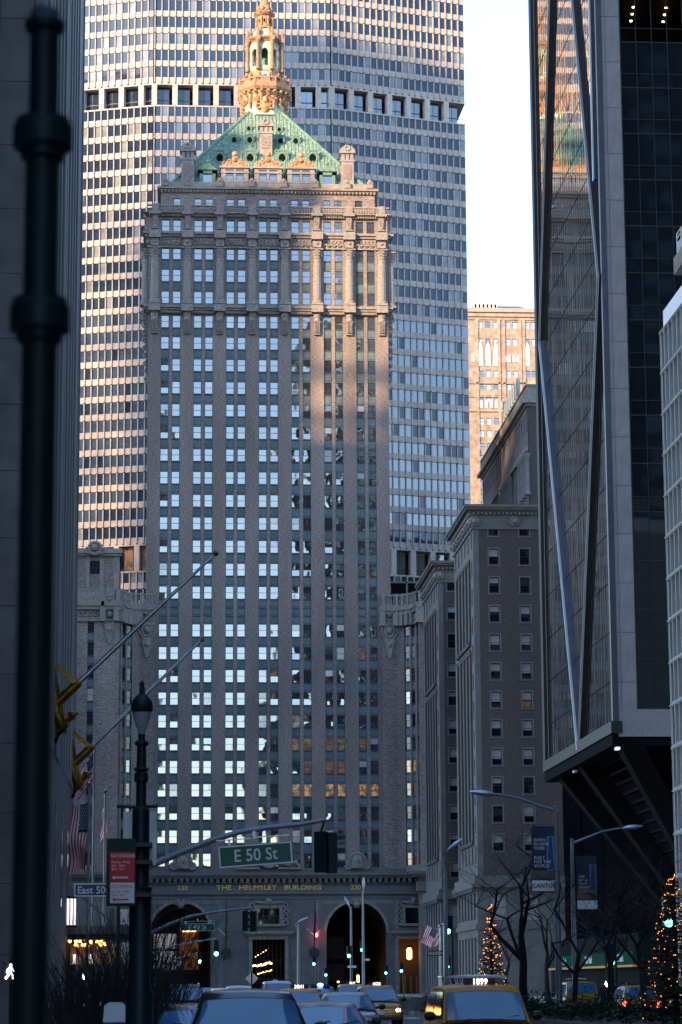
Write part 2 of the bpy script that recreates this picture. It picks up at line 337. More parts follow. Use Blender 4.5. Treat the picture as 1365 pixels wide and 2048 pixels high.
# ================================================================ BRICK TOWER WITH GREEN COPPER ROOF
HX, HY = 15.4, 420.0
def zy(py, Y=HY): return PY(537, py, Y).z
def ux(px, py, Y=HY): return PY(px, py, Y).x - HX
ROWZ = [134.38,129.93,125.11,121.23,117.38,113.13,109.41,105.57,101.65,97.76,93.91,90.04,86.15,82.24,78.37,74.46,70.57,66.67,60.34,56.53,52.72,48.96,45.19,41.44,37.67,33.88,30.1,26.31,22.53]
ROWZ = [z+.25 for z in ROWZ]                       # measured at the left bay, shifted to the axis
BAY = 5.52; BW = 3.24; WW = 1.33; WH = 2.03
def helmsley():
    rt = root('brick_tower', (HX, HY, 0), 'tall brown brick tower with green copper roof and gilded lantern in centre', 'tower')
    W2 = 20.4; y0 = HY
    bays = [(k-3)*BAY for k in range(7)]
    # ---- wall: core, piers and narrow mullion piers
    mb = MB()
    mb.box(HX-W2+.05, HX+W2-.05, y0+.42, y0+40, 19.6, 131.9)
    edge = [-W2] + sum([[b-BW/2, b+BW/2] for b in bays], []) + [W2]
    for i in range(0, len(edge), 2): mb.box(HX+edge[i], HX+edge[i+1], y0, y0+.5, 19.6, 132.0)
    for b in bays: mb.box(HX+b-.30, HX+b+.30, y0+.1, y0+.5, 19.62, 131.95)
    part(mb, 'wall', 'brick', rt)
    mb = MB()                                      # brick bands where the bays are closed
    for b in bays:
        mb.box(HX+b-BW/2, HX+b+BW/2, y0+.16, y0+.45, 130.35, 132.0)
        mb.box(HX+b-BW/2, HX+b+BW/2, y0+.16, y0+.45, 113.4, 115.5)
        mb.box(HX+b-BW/2, HX+b+BW/2, y0+.16, y0+.45, 125.45, 128.0)
    part(mb, 'brick_band', 'brick', rt)
    # ---- windows and spandrels
    wm = win_mesh(WW, WH+.1); cat = {}
    for mt in ('pane_glass','pane_glass_wavy','pane_blind','pane_lit','pane_dim'):
        cat[mt] = [pane_mesh(WW, WH+.1, mt, tilt=t) for t in ((.003,.004,.006,.008,.012) if mt != 'pane_glass_wavy' else (.012,.016,.02,.025))]
    cat['mixed'] = [pane_mesh(WW, WH+.1, 'pane_glass', top='pane_blind', tilt=t) for t in (.004, .008)] + [pane_mesh(WW, WH+.1, 'pane_glass_wavy', top='pane_glass', tilt=.01)]
    sp = MB(); a = WW/2+.02
    sp.box(-a, a, .1, .2, 0, 1.0, 1); sp.box(-a+.07, a-.07, .05, .1, .16, .86, 0); sp.box(-a, a, -.02, .1, .0, .1, 0); sp.box(-a, a, .02, .1, .9, 1.0, 1)
    def spm(h):
        s2 = MB(); s2.v = [(x, y, z*h) for x, y, z in sp.v]; s2.f = sp.f; s2.m = sp.m; return s2.mesh('spandrel', ['spandrel', 'spandrel_dark'])
    spm_ = {}
    stuffw = MB(); stuffp = MB(); stuffs = MB(); nw = ns = 0
    r = random.Random(11)
    seq = list(enumerate(ROWZ))[1:]
    for i, zt in reversed(seq):
        zb = zt-WH
        nxt = ROWZ[i+1] if i+1 < len(ROWZ) else None
        for j, b in enumerate(bays):
            for sd in (-1, 1):
                x = HX + b + sd*.96; c = j*2 + (sd > 0)
                # which glass
                t = r.random(); low = i >= 19
                mt = 'pane_glass'
                if t < .05: mt = 'pane_blind'
                elif t < .2: mt = 'mixed'
                if c >= 8 and i >= 10 and t > .35: mt = 'pane_glass_wavy'
                if c >= 11 and i >= 6 and t > .3: mt = 'pane_glass_wavy'
                if c >= 6 and i >= 22 and t > .6: mt = 'pane_glass_wavy'
                if i == 25 and c >= 8: mt = 'pane_lit'
                if i == 23 and c >= 8 and c != 13: mt = 'pane_dim'
                if i == 24 and c in (9, 10, 11): mt = 'pane_dim'
                if i == 22 and c == 8 or i == 19 and c == 12: mt = 'pane_dim'
                if nw < 300:
                    o = at(wm, 'window', rt, (x, y0+.24, zb-.05)); nw += 1
                    put(r.choice(cat[mt]), 'pane', o)
                else:
                    stuffw.x = Matrix.Translation((x, y0+.24, zb-.05)); aa = WW/2; h = WH+.1; fr = .07
                    stuffw.box(-aa, -aa+fr, 0, .1, 0, h); stuffw.box(aa-fr, aa, 0, .1, 0, h); stuffw.box(-aa+fr, aa-fr, 0, .1, h-fr, h); stuffw.box(-aa+fr, aa-fr, 0, .1, 0, fr); stuffw.box(-aa+fr, aa-fr, .01, .09, h/2-.03, h/2+.03)
                    for q0, q1 in ((fr, h/2), (h/2, h-fr)):
                        e = [r.uniform(-.004, .004) for _ in range(3)]
                        stuffp.x = stuffw.x
                        stuffp.add([(-aa+fr, .06+e[0], q0), (aa-fr, .06+e[1], q0), (aa-fr, .06+e[1]+e[2], q1), (-aa+fr, .06+e[0]+e[2], q1)], [(0,1,2,3)], 1 if mt == 'pane_glass_wavy' else (2 if mt == 'pane_blind' else 0))
                # spandrels below
                gaps = []
                if i in (1, 4) or nxt is None: gaps = []
                elif i == 17: gaps = [(zb-2.15, 1.35), (zb-3.45, 1.2), (nxt+.12, 1.2)]; gaps = [(zb-.1-1.38, 1.38), (zb-.1-1.38*2, 1.38), (nxt+.06, 1.38)]
                else: gaps = [(nxt+.06, zb-.06-(nxt+.06))]
                for zz, hh in gaps:
                    key = round(hh, 1)
                    if ns < 300:
                        if key not in spm_: spm_[key] = spm(key)
                        at(spm_[key], 'spandrel', rt, (x, y0+.2, zz)); ns += 1
                    else:
                        stuffs.x = Matrix.Translation((x, y0+.2, zz)) @ Matrix.Diagonal((1,1,hh,1)); stuffs.add(sp.v, sp.f); stuffs.m[-len(sp.f):] = sp.m
    for mbx, nm, ms in ((stuffw, 'upper_window_frames', ['sash']), (stuffs, 'upper_spandrels', ['spandrel', 'spandrel_dark'])):
        mbx.x = None; part(mbx, nm, ms, rt, kind='stuff')
    stuffp.x = None
    o = put(stuffp.mesh('upper_panes', ['pane_glass', 'pane_glass_wavy', 'pane_blind'], ORG[rt.name], fix=False), 'upper_panes', rt); o['kind'] = 'stuff'
    # ---- colonnade
    zc0, zc1 = zy(612), zy(500)
    cm = MB(); H = zc1-zc0
    cm.box(-.95, .95, -.95, .6, 0, .35); cm.lathe([(.92,.35),(.98,.5),(.9,.7),(.8,.8),(.86,.95),(.74,1.05)], 14)
    fl = []
    for k in range(28): fl.append((.74 if k % 2 else .69))
    prof = [1.05, H*.4, H-1.7]; rad = [1.0, .98, .88]
    vs = []; fs = []
    for q, z in enumerate(prof):
        for k in range(28): t = 2*math.pi*k/28; vs.append((fl[k]*rad[q]*math.cos(t), fl[k]*rad[q]*math.sin(t), z))
    for q in range(2):
        for k in range(28): fs.append((q*28+k, q*28+(k+1)%28, (q+1)*28+(k+1)%28, (q+1)*28+k))
    cm.add(vs, fs); cm.lathe([(.68,H-1.7),(.76,H-1.6),(.66,H-1.5),(.72,H-1.1),(.95,H-.5),(.85,H-.45),(1.02,H-.18)], 14); cm.box(-1.02,1.02,-1.02,.6,H-.2,H)
    for k in range(8):
        t = math.pi*(k+.5)/4; cm.sph((.86*math.cos(t), .86*math.sin(t), H-.55), .2, n=6); cm.sph((.76*math.cos(t), .76*math.sin(t), H-1.05), .17, n=6)
    colm = cm.mesh('column', ['ornament_stone'], smooth=True)
    piers = [(k-3.5)*BAY for k in range(8)]
    con = MB(); ch = 3.7                            # console under a column
    con.frus((-.42,.42,-.35,.1,-ch),(-.52,.52,-.62,.1,-ch+2.1)); con.box(-.55,.55,-.5,.1,-ch-.12,-ch)
    for k in range(4): con.box(-.4+k*.23, -.3+k*.23, -.68, -.3, -ch+.2, -ch+2.0)
    con.lathe([(.2,-1.62),(.55,-1.5),(.6,-1.2),(.5,-1.0),(.62,-.6),(.66,-.2),(.5,0)], 12, (0,-.35,0)); con.box(-.6,.6,-.75,.1,-1.7,-1.55)
    conm = con.mesh('console', ['ornament_stone'], smooth=True)
    br = MB()                                      # bracket of the storey above
    br.sph((0,-.35,2.6), .55, n=10, sz=.9); br.frus((-.42,.42,-.45,.1,.1),(-.5,.5,-.5,.1,2.4)); br.box(-.6,.6,-.6,.1,-.1,.15); br.box(-.34,-.2,-.56,-.3,.2,2.2); br.box(-.07,.07,-.56,-.3,.2,2.2); br.box(.2,.34,-.56,-.3,.2,2.2); br.sph((0,-.45,.35), .3, n=8)
    brm = br.mesh('bracket', ['ornament_stone'], smooth=True)
    for p in piers:
        at(colm, 'column', rt, (HX+p, y0-.45, zc0)); at(conm, 'console', rt, (HX+p, y0, zy(626))); at(brm, 'bracket', rt, (HX+p, y0, zy(460)))
    for sgn in (-1, 1):
        for d in (1.1, 6.6):
            at(colm, 'column', rt, (HX+sgn*(W2+.45), y0+d, zc0), rz=R_(90*sgn)); at(brm, 'bracket', rt, (HX+sgn*W2, y0+d, zy(460)), rz=R_(90*sgn))
        sc = MB()                                  # hanging scrollwork down the corner
        zt = zy(622)
        for k in range(9):
            rr = (.75-.045*k); zz = zt-1.0-k*1.35
            sc.torus((HX+sgn*(W2+.10+rr*.7), y0+1.1, zz), rr*.62, rr*.24, n=14); sc.sph((HX+sgn*(W2+.15+rr*.6), y0+1.1, zz), rr*.3, n=6)
            sc.tube([(HX+sgn*(W2+.05), y0+1.1, zz+.6), (HX+sgn*(W2+rr*.9), y0+.95, zz-.1), (HX+sgn*(W2+.1), y0+1.1, zz-.8)], .16, 6)
        part(sc, 'corner_scroll', 'ornament_stone', rt, True)
    # ---- ledges, entablature, cornices (each a moulded run with blocks)
    def run(name, zb, zt, out, m='ornament_stone', w=W2, steps=3, dent=None, breaks=None, yb=y0):
        mb = MB(); h = (zt-zb)/steps
        for s in range(steps):
            o_ = out*(s+1)/steps; mb.box(HX-w-o_, HX+w+o_, yb-o_, yb+40+o_-1, zb+s*h, zb+(s+1)*h-.002)
        if breaks:
            for p in piers: mb.frus((HX+p-.85, HX+p+.85, yb-out-.35, yb, zb), (HX+p+1.1, HX+p-1.1, yb-out-.7, yb, zt+.05)) if False else mb.box(HX+p-.98, HX+p+.98, yb-out-breaks, yb, zb-.02, zt+.03)
        o = part(mb, name, m, rt)
        if dent:
            d = MB(); x = -w
            while x < w: d.box(HX+x, HX+x+dent*.55, yb-out*.62, yb, zb-dent*.7, zb-.003); x += dent
            part(d, 'dentil_row', m, o, kind='stuff')
        return o
    run('balcony_ledge', zy(627), zy(614), .8, breaks=.75, dent=.32)
    run('frieze', zy(498), zy(484), .45, steps=2)
    fr = MB(); x = -19.2
    while x < 19.2: fr.torus((HX+x, y0-.47, zy(490.5)), .26, .09, n=8, k=4); x += .92
    part(fr, 'frieze_rosettes', 'ornament_stone', rt, True, kind='stuff')
    run('entablature', zy(482), zy(467.5), .95, breaks=.75, dent=.62)
    for p in piers:
        b = MB(); b.box(HX+p-.7, HX+p+.7, y0-1.15, y0, zy(497), zy(482)); b.sph((HX+p, y0-1.15, zy(489)), .3, n=8); part(b, 'frieze_block', 'ornament_stone', rt)
    run('upper_cornice', zy(433), zy(428), .8, dent=.42, breaks=.2)
    # balustrade
    zb0, zb1 = zy(428.6), zy(413); bl = MB()
    bl.box(HX-W2-.3, HX+W2+.3, y0-.45, y0-.05, zb1-.25, zb1); bl.box(HX-W2-.3, HX+W2+.3, y0-.45, y0-.05, zb0, zb0+.2)
    bo = part(bl, 'balustrade', 'ornament_stone', rt)
    bal = MB(); hh = zb1-zb0-.45; bal.lathe([(.07,0),(.13,hh*.25),(.15,hh*.4),(.06,hh*.7),(.1,hh)], 6); balm = bal.mesh('baluster', ['ornament_stone'], smooth=True)
    for k in range(7):
        b = bays[k]
        for q in range(10): at(balm, 'baluster', bo, (HX+b-2.0+q*.445, y0-.25, zb0+.2))
    pd = MB()
    for p in piers: pd.box(HX+p-.62, HX+p+.62, y0-.6, y0+.1, zb0-.05, zb1+.12); pd.box(HX+p-.32, HX+p+.32, y0-.66, y0-.59, zb0+.25, zb1-.2)
    part(pd, 'balustrade_pedestals', 'ornament_stone', bo)
    # ---- attic storey
    aw = 18.4; ya = y0+1.6; zt = zy(378)
    mb = MB(); cols = []
    for j in range(7):
        c = [(-.96,), (.96,)] if 0 < j < 6 else [((.96,) if j == 0 else (-.96,))]
        for (dx,) in sorted(c): cols.append((bays[j]+dx-.62, bays[j]+dx+.62))
    za = zy(410); zc = zy(393.5); mb.x = Matrix.Translation((HX, ya, 0))
    grid_wall(mb, -aw, aw, 131.8, zt, cols, [(za, zc)], 0, .35); mb.x = None
    mb.box(HX-aw+.05, HX+aw-.05, ya+.36, ya+36, 131.8, zt-.02)
    part(mb, 'attic_wall', 'brick', rt)
    w2 = win_mesh(1.24, zc-za); p2 = pane_mesh(1.24, zc-za, 'pane_glass')
    for a_, b_ in cols:
        o = at(w2, 'window', rt, (HX+(a_+b_)/2, ya+.16, za)); put(p2, 'pane', o)
    mb = MB(); z1, z2 = zy(378), zy(371)
    mb.box(HX-aw-.25, HX+aw+.25, ya-.25, ya+36, z1, z1+.22); mb.box(HX-aw-.6, HX+aw+.6, ya-.6, ya+36.3, z1+.22, z2)
    o = part(mb, 'attic_cornice', 'tan_stone', rt)
    d = MB(); x = -aw
    while x < aw: d.box(HX+x, HX+x+.3, ya-.45, ya, z1-.35, z1-.004); x += .62
    part(d, 'dentil_row', 'stone', o, kind='stuff')
    mb = MB(); z3 = zy(361); mb.box(HX-aw, HX+aw, ya-.2, ya+35, z2+.003, z3); part(mb, 'parapet', 'stone', rt)
    lm = MB(); lm.sph((0,0,.35), .42, n=8); lm.box(-.5,.5,-.4,.4,-.9,0); lm.sph((-.35,-.15,.05), .26, n=6); lm.sph((.35,-.15,.05), .26, n=6); lm.sph((0,-.3,.05), .28, n=6)
    lmm = lm.mesh('lion_mask', ['ornament_stone'], smooth=True)
    for px in (331, 375, 440, 504, 568, 631, 695, 740):
        at(lmm, 'lion_mask', rt, (HX+ux(px, 362, ya), ya-.35, z3+.05))
    # ---- copper roof
    YC = 440.0; zr0, zr1 = z3+.05, zy(236, YC); bw = 16.6; yf = ya+.9; tw = 2.9
    F = [(-bw, yf), (bw, yf), (bw, 2*YC-yf), (-bw, 2*YC-yf)]; T = [(-tw, YC-tw), (tw, YC-tw), (tw, YC+tw), (-tw, YC+tw)]
    mb = MB(); mb.add([(HX+x, y, zr0) for x, y in F] + [(HX+x, y, zr1) for x, y in T], [(0,1,5,4),(1,2,6,5),(2,3,7,6),(3,0,4,7),(4,5,6,7),(3,2,1,0)])
    ro = part(mb, 'roof', 'copper_green', rt)
    def rf(u, t): # point on the front slope: u in [-1,1] of the base width, t in [0,1] up
        x = u*bw; xt = max(-1, min(1, x/(bw*(1-t)+tw*t) if 0 else u)); return Vector((HX+u*(bw*(1-t)+tw*t), yf*(1-t)+(YC-tw)*t, zr0*(1-t)+zr1*t))
    nrm = Vector((0, -(zr1-zr0), (YC-tw-yf))).normalized()
    seam = MB()
    for k in range(-26, 27):                        # standing seams run straight up the slope
        x = k*.62; t1 = 1.0 if abs(x) < tw else (bw-abs(x))/(bw-tw)
        if t1 < .03: continue
        a_ = Vector((HX+x, yf, zr0)); d_ = Vector((0, (YC-tw-yf), zr1-zr0))*t1
        seam.add([a_+Vector((-.05,0,0)), a_+Vector((.05,0,0)), a_+Vector((.05,0,0))+d_, a_+Vector((-.05,0,0))+d_, a_+Vector((-.05,0,0))+nrm*.14, a_+Vector((.05,0,0))+nrm*.14, a_+Vector((.05,0,0))+d_+nrm*.14, a_+Vector((-.05,0,0))+d_+nrm*.14], [(0,1,2,3),(4,5,6,7),(0,1,5,4),(2,3,7,6),(1,2,6,5),(3,0,4,7)])
    part(seam, 'standing_seams', 'copper_green', ro)
    for s in (-1, 1):
        h = MB(); h.tube([(HX+s*bw, yf, zr0), (HX+s*tw, YC-tw, zr1)], .34, 8); part(h, 'hip_ridge', 'copper_trim', ro)
    ring = MB(); ring.torus((0,0,0), .95, .24, n=20, k=6, sx=.82); ring.torus((0,.05,0), 1.25, .16, n=20, k=5, sx=.86)
    for s in (-1, 1): ring.torus((s*.95,0,1.15), .34, .14, n=10, k=5); ring.torus((s*1.05,0,-1.0), .34, .14, n=10, k=5)
    ring.frus((-.7,.7,-.2,.3,1.3),(-.15,.15,-.2,.3,1.95)); ring.sph((0,0,2.1), .28, n=8)
    ringm = ring.mesh('oculus_frame', ['copper_trim'], smooth=True)
    disc = MB(); disc.lathe([(.8,-.1),(.8,.02)], 20); dm = disc.mesh('louvre', ['joint_dark']); dm.transform(Matrix.Rotation(R_(90), 4, 'X')); dm.transform(Matrix.Diagonal((.82,1,1,1)))
    box = MB(); box.box(-1.0, 1.0, .1, 3.0, -1.0, 1.05)
    def on_slope(px, py):                           # meet the roof's front plane
        d = ray(px, py); p0 = Vector((HX, yf, zr0)); k = (p0-CAMP).dot(nrm)/d.dot(nrm); return CAMP + d*k
    for px, py, s in ((440,314,1.0),(501,314,1.0),(565,314,1.0),(626,314,1.0),(469,278,.72),(500,278,.72),(561,280,.72),(592,280,.72),(498,255,.52),(559,257,.52)):
        p = on_slope(px, py+4) + Vector((0,-.45,0))
        o = at(ringm, 'oculus_frame', ro, p); o.scale = (s,s,s)
        put(dm, 'louvre', o, (0,.0,0)); 
    bk = box.mesh('oculus_body', ['copper_green'])
    for px, py, s in ((440,314,1.0),(501,314,1.0),(565,314,1.0),(626,314,1.0),(469,278,.72),(500,278,.72),(561,280,.72),(592,280,.72)):
        o = at(bk, 'oculus_body', ro, on_slope(px, py+4)+Vector((0,-.45,0))); o.scale = (s,s,s)
    for px in (415.6, 655):                         # small copper dormers
        x = HX+ux(px, 350, ya+1); d = MB(); zb = z3-.1
        d.box(x-1.35, x-.78, ya+.5, ya+3.5, zb, zb+2.4); d.box(x+.78, x+1.35, ya+.5, ya+3.5, zb, zb+2.4); d.box(x-1.35, x+1.35, ya+.5, ya+4.5, zb+1.9, zb+2.5)
        d.prism([(x-1.7, zb+2.5), (x+1.7, zb+2.5), (x, zb+3.9)], ya+.2, ya+5); d.sph((x, ya+.2, zb+3.9), .3); d.box(x-.77, x+.77, ya+.9, ya+1, zb, zb+1.9, 1)
        part(d, 'copper_dormer', ['copper_trim', 'pane_glass'], ro)
    for px in (470, 536.5, 602.5):                  # stone dormers with bronze crests
        x = HX+ux(px, 350, ya); zb, zt_ = zy(366, ya), zy(338, ya); d = MB(); d.x = Matrix.Translation((x, ya-.15, 0))
        grid_wall(d, -2.35, 2.35, zb, zt_, [(-1.55,-.22),(.22,1.55)], [(zb+.35, zb+2.3)], 0, .4); d.x = None
        d.box(x-2.3, x+2.3, ya+.27, ya+6, zb, zt_-.01); d.box(x-2.6, x+2.6, ya-.45, ya+6, zt_, zt_+.35); d.box(x-2.45, x+2.45, ya-.3, ya+6, zt_-.9, zt_-.6)
        do = part(d, 'stone_dormer', 'stone', ro)
        w3 = win_mesh(1.33, 1.95); p3 = pane_mesh(1.33, 1.95, 'pane_glass')
        for s in (-.885, .885): o = at(w3, 'window', do, (x+s, ya+.0, zb+.35)); put(p3, 'pane', o)
        c = MB(); c.prism([(x-2.3, zt_+.36), (x+2.3, zt_+.36), (x+1.2, zt_+1.1), (x+.5, zt_+1.35), (x-.5, zt_+1.35), (x-1.2, zt_+1.1)], ya-.3, ya+.4)
        for s in (-1, 1):
            c.torus((x+s*1.75, ya-.3, zt_+.75), .34, .16, n=12, k=6); c.torus((x+s*.95, ya-.3, zt_+1.15), .3, .14, n=12, k=6)
        c.frus((x-.55,x+.55,ya-.4,ya+.5,zt_+1.3),(x-.4,x+.4,ya-.3,ya+.4,zt_+2.1)); c.sph((x, ya, zt_+2.55), .52, n=10, sz=1.2); c.sph((x, ya-.3, zt_+1.5), .45, n=8)
        part(c, 'bronze_crest', 'bronze_gold', ro, True)
    for px, pt, pb, Yc in ((376, 287, 362, ya+.8), (532.5, 240, 300, ya+6.5), (695.5, 292, 364, ya+.8)):    # chimneys
        a_ = PY(px, pb, Yc); b_ = PY(px, pt, Yc); x = a_.x; zb = a_.z-1.0; zt_ = b_.z; c = MB(); h = zt_-zb
        c.box(x-1.1, x+1.1, Yc, Yc+2.0, zb, zb+h*.62); c.box(x-1.25, x+1.25, Yc-.15, Yc+2.15, zb+h*.62, zb+h*.66); c.box(x-.7, x+.7, Yc-.08, Yc+.1, zb+h*.2, zb+h*.55, 1)
        for q in (-1.05, -.3, .45): c.box(x+q, x+q+.6, Yc+.02, Yc+1.98, zb+h*.66, zb+h*.82)
        c.box(x-.9, x+.9, Yc+.6, Yc+1.4, zb+h*.66, zb+h*.82, 2); c.box(x-1.35, x+1.35, Yc-.25, Yc+2.25, zb+h*.82, zb+h*.86)
        c.prism([(x-1.4, zb+h*.861), (x+1.4, zb+h*.861), (x+1.2, zb+h*.93), (x+.5, zb+h), (x-.5, zb+h), (x-1.2, zb+h*.93)], Yc-.2, Yc+2.2); c.torus((x, Yc-.25, zb+h*.94), .45, .16, n=12, k=5)
        part(c, 'chimney', ['stone', 'brick', 'joint_dark'], ro)
    lantern(rt, YC, zr1)
    base(rt); wings(rt)
def lantern(rt, YC, zr1):
    cx = HX; N = 8; PH = .5
    Z = lambda py: PY(528, py, YC).z
    def rad(px0, px1, py): return (PY(px1, py, YC).x - PY(px0, py, YC).x)/2/math.cos(math.pi/8)*1.0
    c = (cx, YC, 0)
    mb = MB(); mb.lathe([(4.2, Z(243)), (rad(491,566,232), Z(232)), (rad(490,567,216), Z(216)), (rad(487,569,206), Z(206)), (rad(480,575,196), Z(196))], N, c, 0, PH)
    lo = part(mb, 'lantern', 'copper_pale', rt)
    mb = MB(); mb.lathe([(rad(478,578,194), Z(194)), (rad(474,581,189), Z(189)), (rad(474,581,184), Z(184)), (rad(476,578,183), Z(183)), (rad(476,578,180), Z(180))], N, c, 0, PH); part(mb, 'balcony', 'terracotta', lo)
    R1 = rad(476,578,175); apo = R1*math.cos(math.pi/8)
    z0, z1 = Z(181), Z(170); rl = MB()
    for k in range(N):
        a = 2*math.pi*k/N; t = Vector((-math.sin(a), math.cos(a), 0)); n_ = Vector((math.cos(a), math.sin(a), 0)); ctr = Vector((cx, YC, 0))+n_*(apo-.18); hw = apo*math.tan(math.pi/8)
        M4 = Matrix(((t.x, n_.x, 0, ctr.x), (t.y, n_.y, 0, ctr.y), (0,0,1,0), (0,0,0,1))); rl.x = M4
        rl.box(-hw, hw, -.16, .16, z0, z0+.22); rl.box(-hw, hw, -.2, .2, z1-.22, z1); rl.box(-hw*.45, hw*.45, -.12, .14, z0+.2, z1-.2); rl.box(-hw, -hw+.22, -.2, .22, z0, z1+.1); rl.box(hw-.22, hw, -.2, .22, z0, z1+.1)
        for q in (-.82, -.66, .66, .82): rl.lathe([(.06,z0+.2),(.13,z0+.45),(.06,z1-.3)], 6, (hw*q, 0, 0))
        rl.x = None
    part(rl, 'balcony_rail', 'terracotta', lo)
    cb = MB()                                       # corbels and swags under the balcony
    for k in range(24):
        a = 2*math.pi*(k+.5)/24; ro_, ri = R1*.93, R1*.74; d = Vector((math.cos(a), math.sin(a), 0))
        pts = [Vector((cx, YC, Z(193)))+d*ro_, Vector((cx, YC, Z(197)))+d*(ro_*.98), Vector((cx, YC, Z(203)))+d*(ri+.25), Vector((cx, YC, Z(209)))+d*ri*1.03]
        cb.tube(pts, [.32,.34,.28,.18], 6); cb.sph(pts[1]+d*.1, .36, n=6)
    part(cb, 'corbels', 'bronze_gold', lo, True, kind='stuff')
    sw = MB()
    for k in range(N):
        a = 2*math.pi*k/N - math.pi/2; d = Vector((math.cos(a), math.sin(a), 0)); t = Vector((-math.sin(a), math.cos(a), 0)); r0 = R1*.76
        big = (k % 2 == 0); o = Vector((cx, YC, 0))+d*(r0*.97)
        s = 1.0 if big else .62
        if big:
            sw.lathe([(.2,-2.6),(.75,-2.0),(1.0,-.8),(.9,.6),(.5,1.0)], 10, o+Vector((0,0,Z(216))) - d*.45)
            sw.sph(o+Vector((0,0,Z(214)))+d*.35, .55, n=8, sz=1.3)
            for q in (-1, 1):
                for zz, rr in ((210, .4), (218, .45), (226, .42)): sw.torus(o+t*q*1.15+Vector((0,0,Z(zz)))+d*.1, rr, .2, n=10, k=5)
        else:
            for zz, rr in ((208,.34),(214,.42),(219,.34),(224,.24)): sw.sph(o+Vector((0,0,Z(zz)))+d*.1, rr, n=7, sz=1.3)
        for q in (-1, 1):
            sw.tube([o+t*q*.6+Vector((0,0,Z(209))), o+t*q*1.3+Vector((0,0,Z(216))), o+t*q*2.0+Vector((0,0,Z(209)))], .24, 6)
    part(sw, 'swags', 'bronze_gold', lo, True)
    dr = MB(); dr.lathe([(rad(490,564,180), Z(180)), (rad(491,563,168), Z(168)), (rad(494,560,160), Z(160)), (rad(496,558,150), Z(150))], N, c, 0, PH); part(dr, 'drum', 'terracotta', lo)
    fi = MB()
    for k in range(16):
        a = 2*math.pi*(k+.5)/16; p = Vector((cx+R1*.80*math.cos(a), YC+R1*.80*math.sin(a), Z(171)))
        fi.sph(p+Vector((0,0,.2)), .42, n=7, sz=1.3); fi.tube([p, p+Vector((math.cos(a)*.6, math.sin(a)*.6, .9))], [.2,.28], 6)
    part(fi, 'urn_ring', 'bronze_gold', lo, True, kind='stuff')
    dw = MB(); yd = YC-rad(491,563,168)*math.cos(math.pi/8); dw.box(cx-.62, cx+.62, yd-.25, yd+.3, Z(168), Z(157)); dw.box(cx-.38, cx+.38, yd-.28, yd-.25, Z(167), Z(160), 1); part(dw, 'lantern_window', ['sign_white', 'pane_glass'], lo)
    # belvedere: arches between eight columns
    zb, zt = Z(150), Z(92); Ro = rad(498,556,120); ap = Ro*math.cos(math.pi/8); hw = ap*math.tan(math.pi/8)
    ar = MB(); pn = MB()
    for k in range(N):
        a = 2*math.pi*k/N; t = Vector((-math.sin(a), math.cos(a), 0)); n_ = Vector((math.cos(a), math.sin(a), 0)); ctr = Vector((cx, YC, 0))+n_*ap
        ar.x = Matrix(((t.x, n_.x, 0, ctr.x), (t.y, n_.y, 0, ctr.y), (0,0,1,0), (0,0,0,1))); pn.x = ar.x
        ow = hw*.52; zs = zt-1.3-ow
        ar.box(-hw, -ow, -.5, 0, zb, zt); ar.box(ow, hw, -.5, 0, zb, zt)
        arc = [(ow*math.cos(math.pi*i/10), zs+ow*math.sin(math.pi*i/10)) for i in range(11)]
        ar.prism(arc + [(-ow, zt), (ow, zt)], -.5, 0)
        pn.box(-ow, ow, -.25, -.05, zb, zb+.95)
        for q in range(5): pn.box(-ow*.9+q*ow*.42, -ow*.75+q*ow*.42, -.05, .03, zb+.15, zb+.8)
        ar.x = pn.x = None
    part(ar, 'arcade', 'copper_pale', lo); part(pn, 'parapet_panels', 'copper_pale', lo)
    inn = MB(); inn.lathe([(1.05,zb),(1.05,zb+.7),(.55,zb+1.4),(.6,zb+2.6),(.3,zb+3.1)], 10, c); part(inn, 'beacon', 'copper_trim', lo, True)
    cl = MB(); Rc = rad(494,560,120)+.12
    for k in range(N):
        a = 2*math.pi*(k+PH)/N; p = (cx+Rc*math.cos(a), YC+Rc*math.sin(a), 0)
        cl.lathe([(.42,zb),(.42,zb+.4),(.32,zb+.5),(.28,zt-.6),(.4,zt-.4),(.46,zt)], 9, p)
        cl.box(p[0]-.45, p[0]+.45, p[1]-.45, p[1]+.45, zt, zt+.8)
        cl.lathe([(.3,zt+.8),(.42,zt+1.2),(.2,zt+1.7),(.3,zt+2.0),(.05,zt+2.6)], 7, p)
    part(cl, 'lantern_columns', 'terracotta', lo, True)
    co = MB(); co.lathe([(rad(497,557,92), zt), (rad(495,559,90), zt+.25), (rad(490,564,87), zt+.55), (rad(490,564,86), zt+.8)], N, c, 0, PH); part(co, 'lantern_cornice', 'terracotta', lo)
    do = MB(); do.lathe([(rad(502,552,86), Z(85)), (rad(502.5,551.5,80), Z(80)), (rad(504,550,72), Z(72)), (rad(508,546,65), Z(65)), (rad(514,540,60), Z(60))], 24, c); part(do, 'dome', 'copper_pale', lo, True)
    rb = MB()
    for k in range(N):
        a = 2*math.pi*(k+PH)/N; rb.tube([(cx+r_*math.cos(a), YC+r_*math.sin(a), Z(p)) for r_, p in ((rad(500,554,86),85),(rad(501.5,552.5,79),79),(rad(503,551,72),72),(rad(507,547,65),65),(rad(513,541,60),60))], .26, 6)
    part(rb, 'dome_ribs', 'terracotta', lo, True)
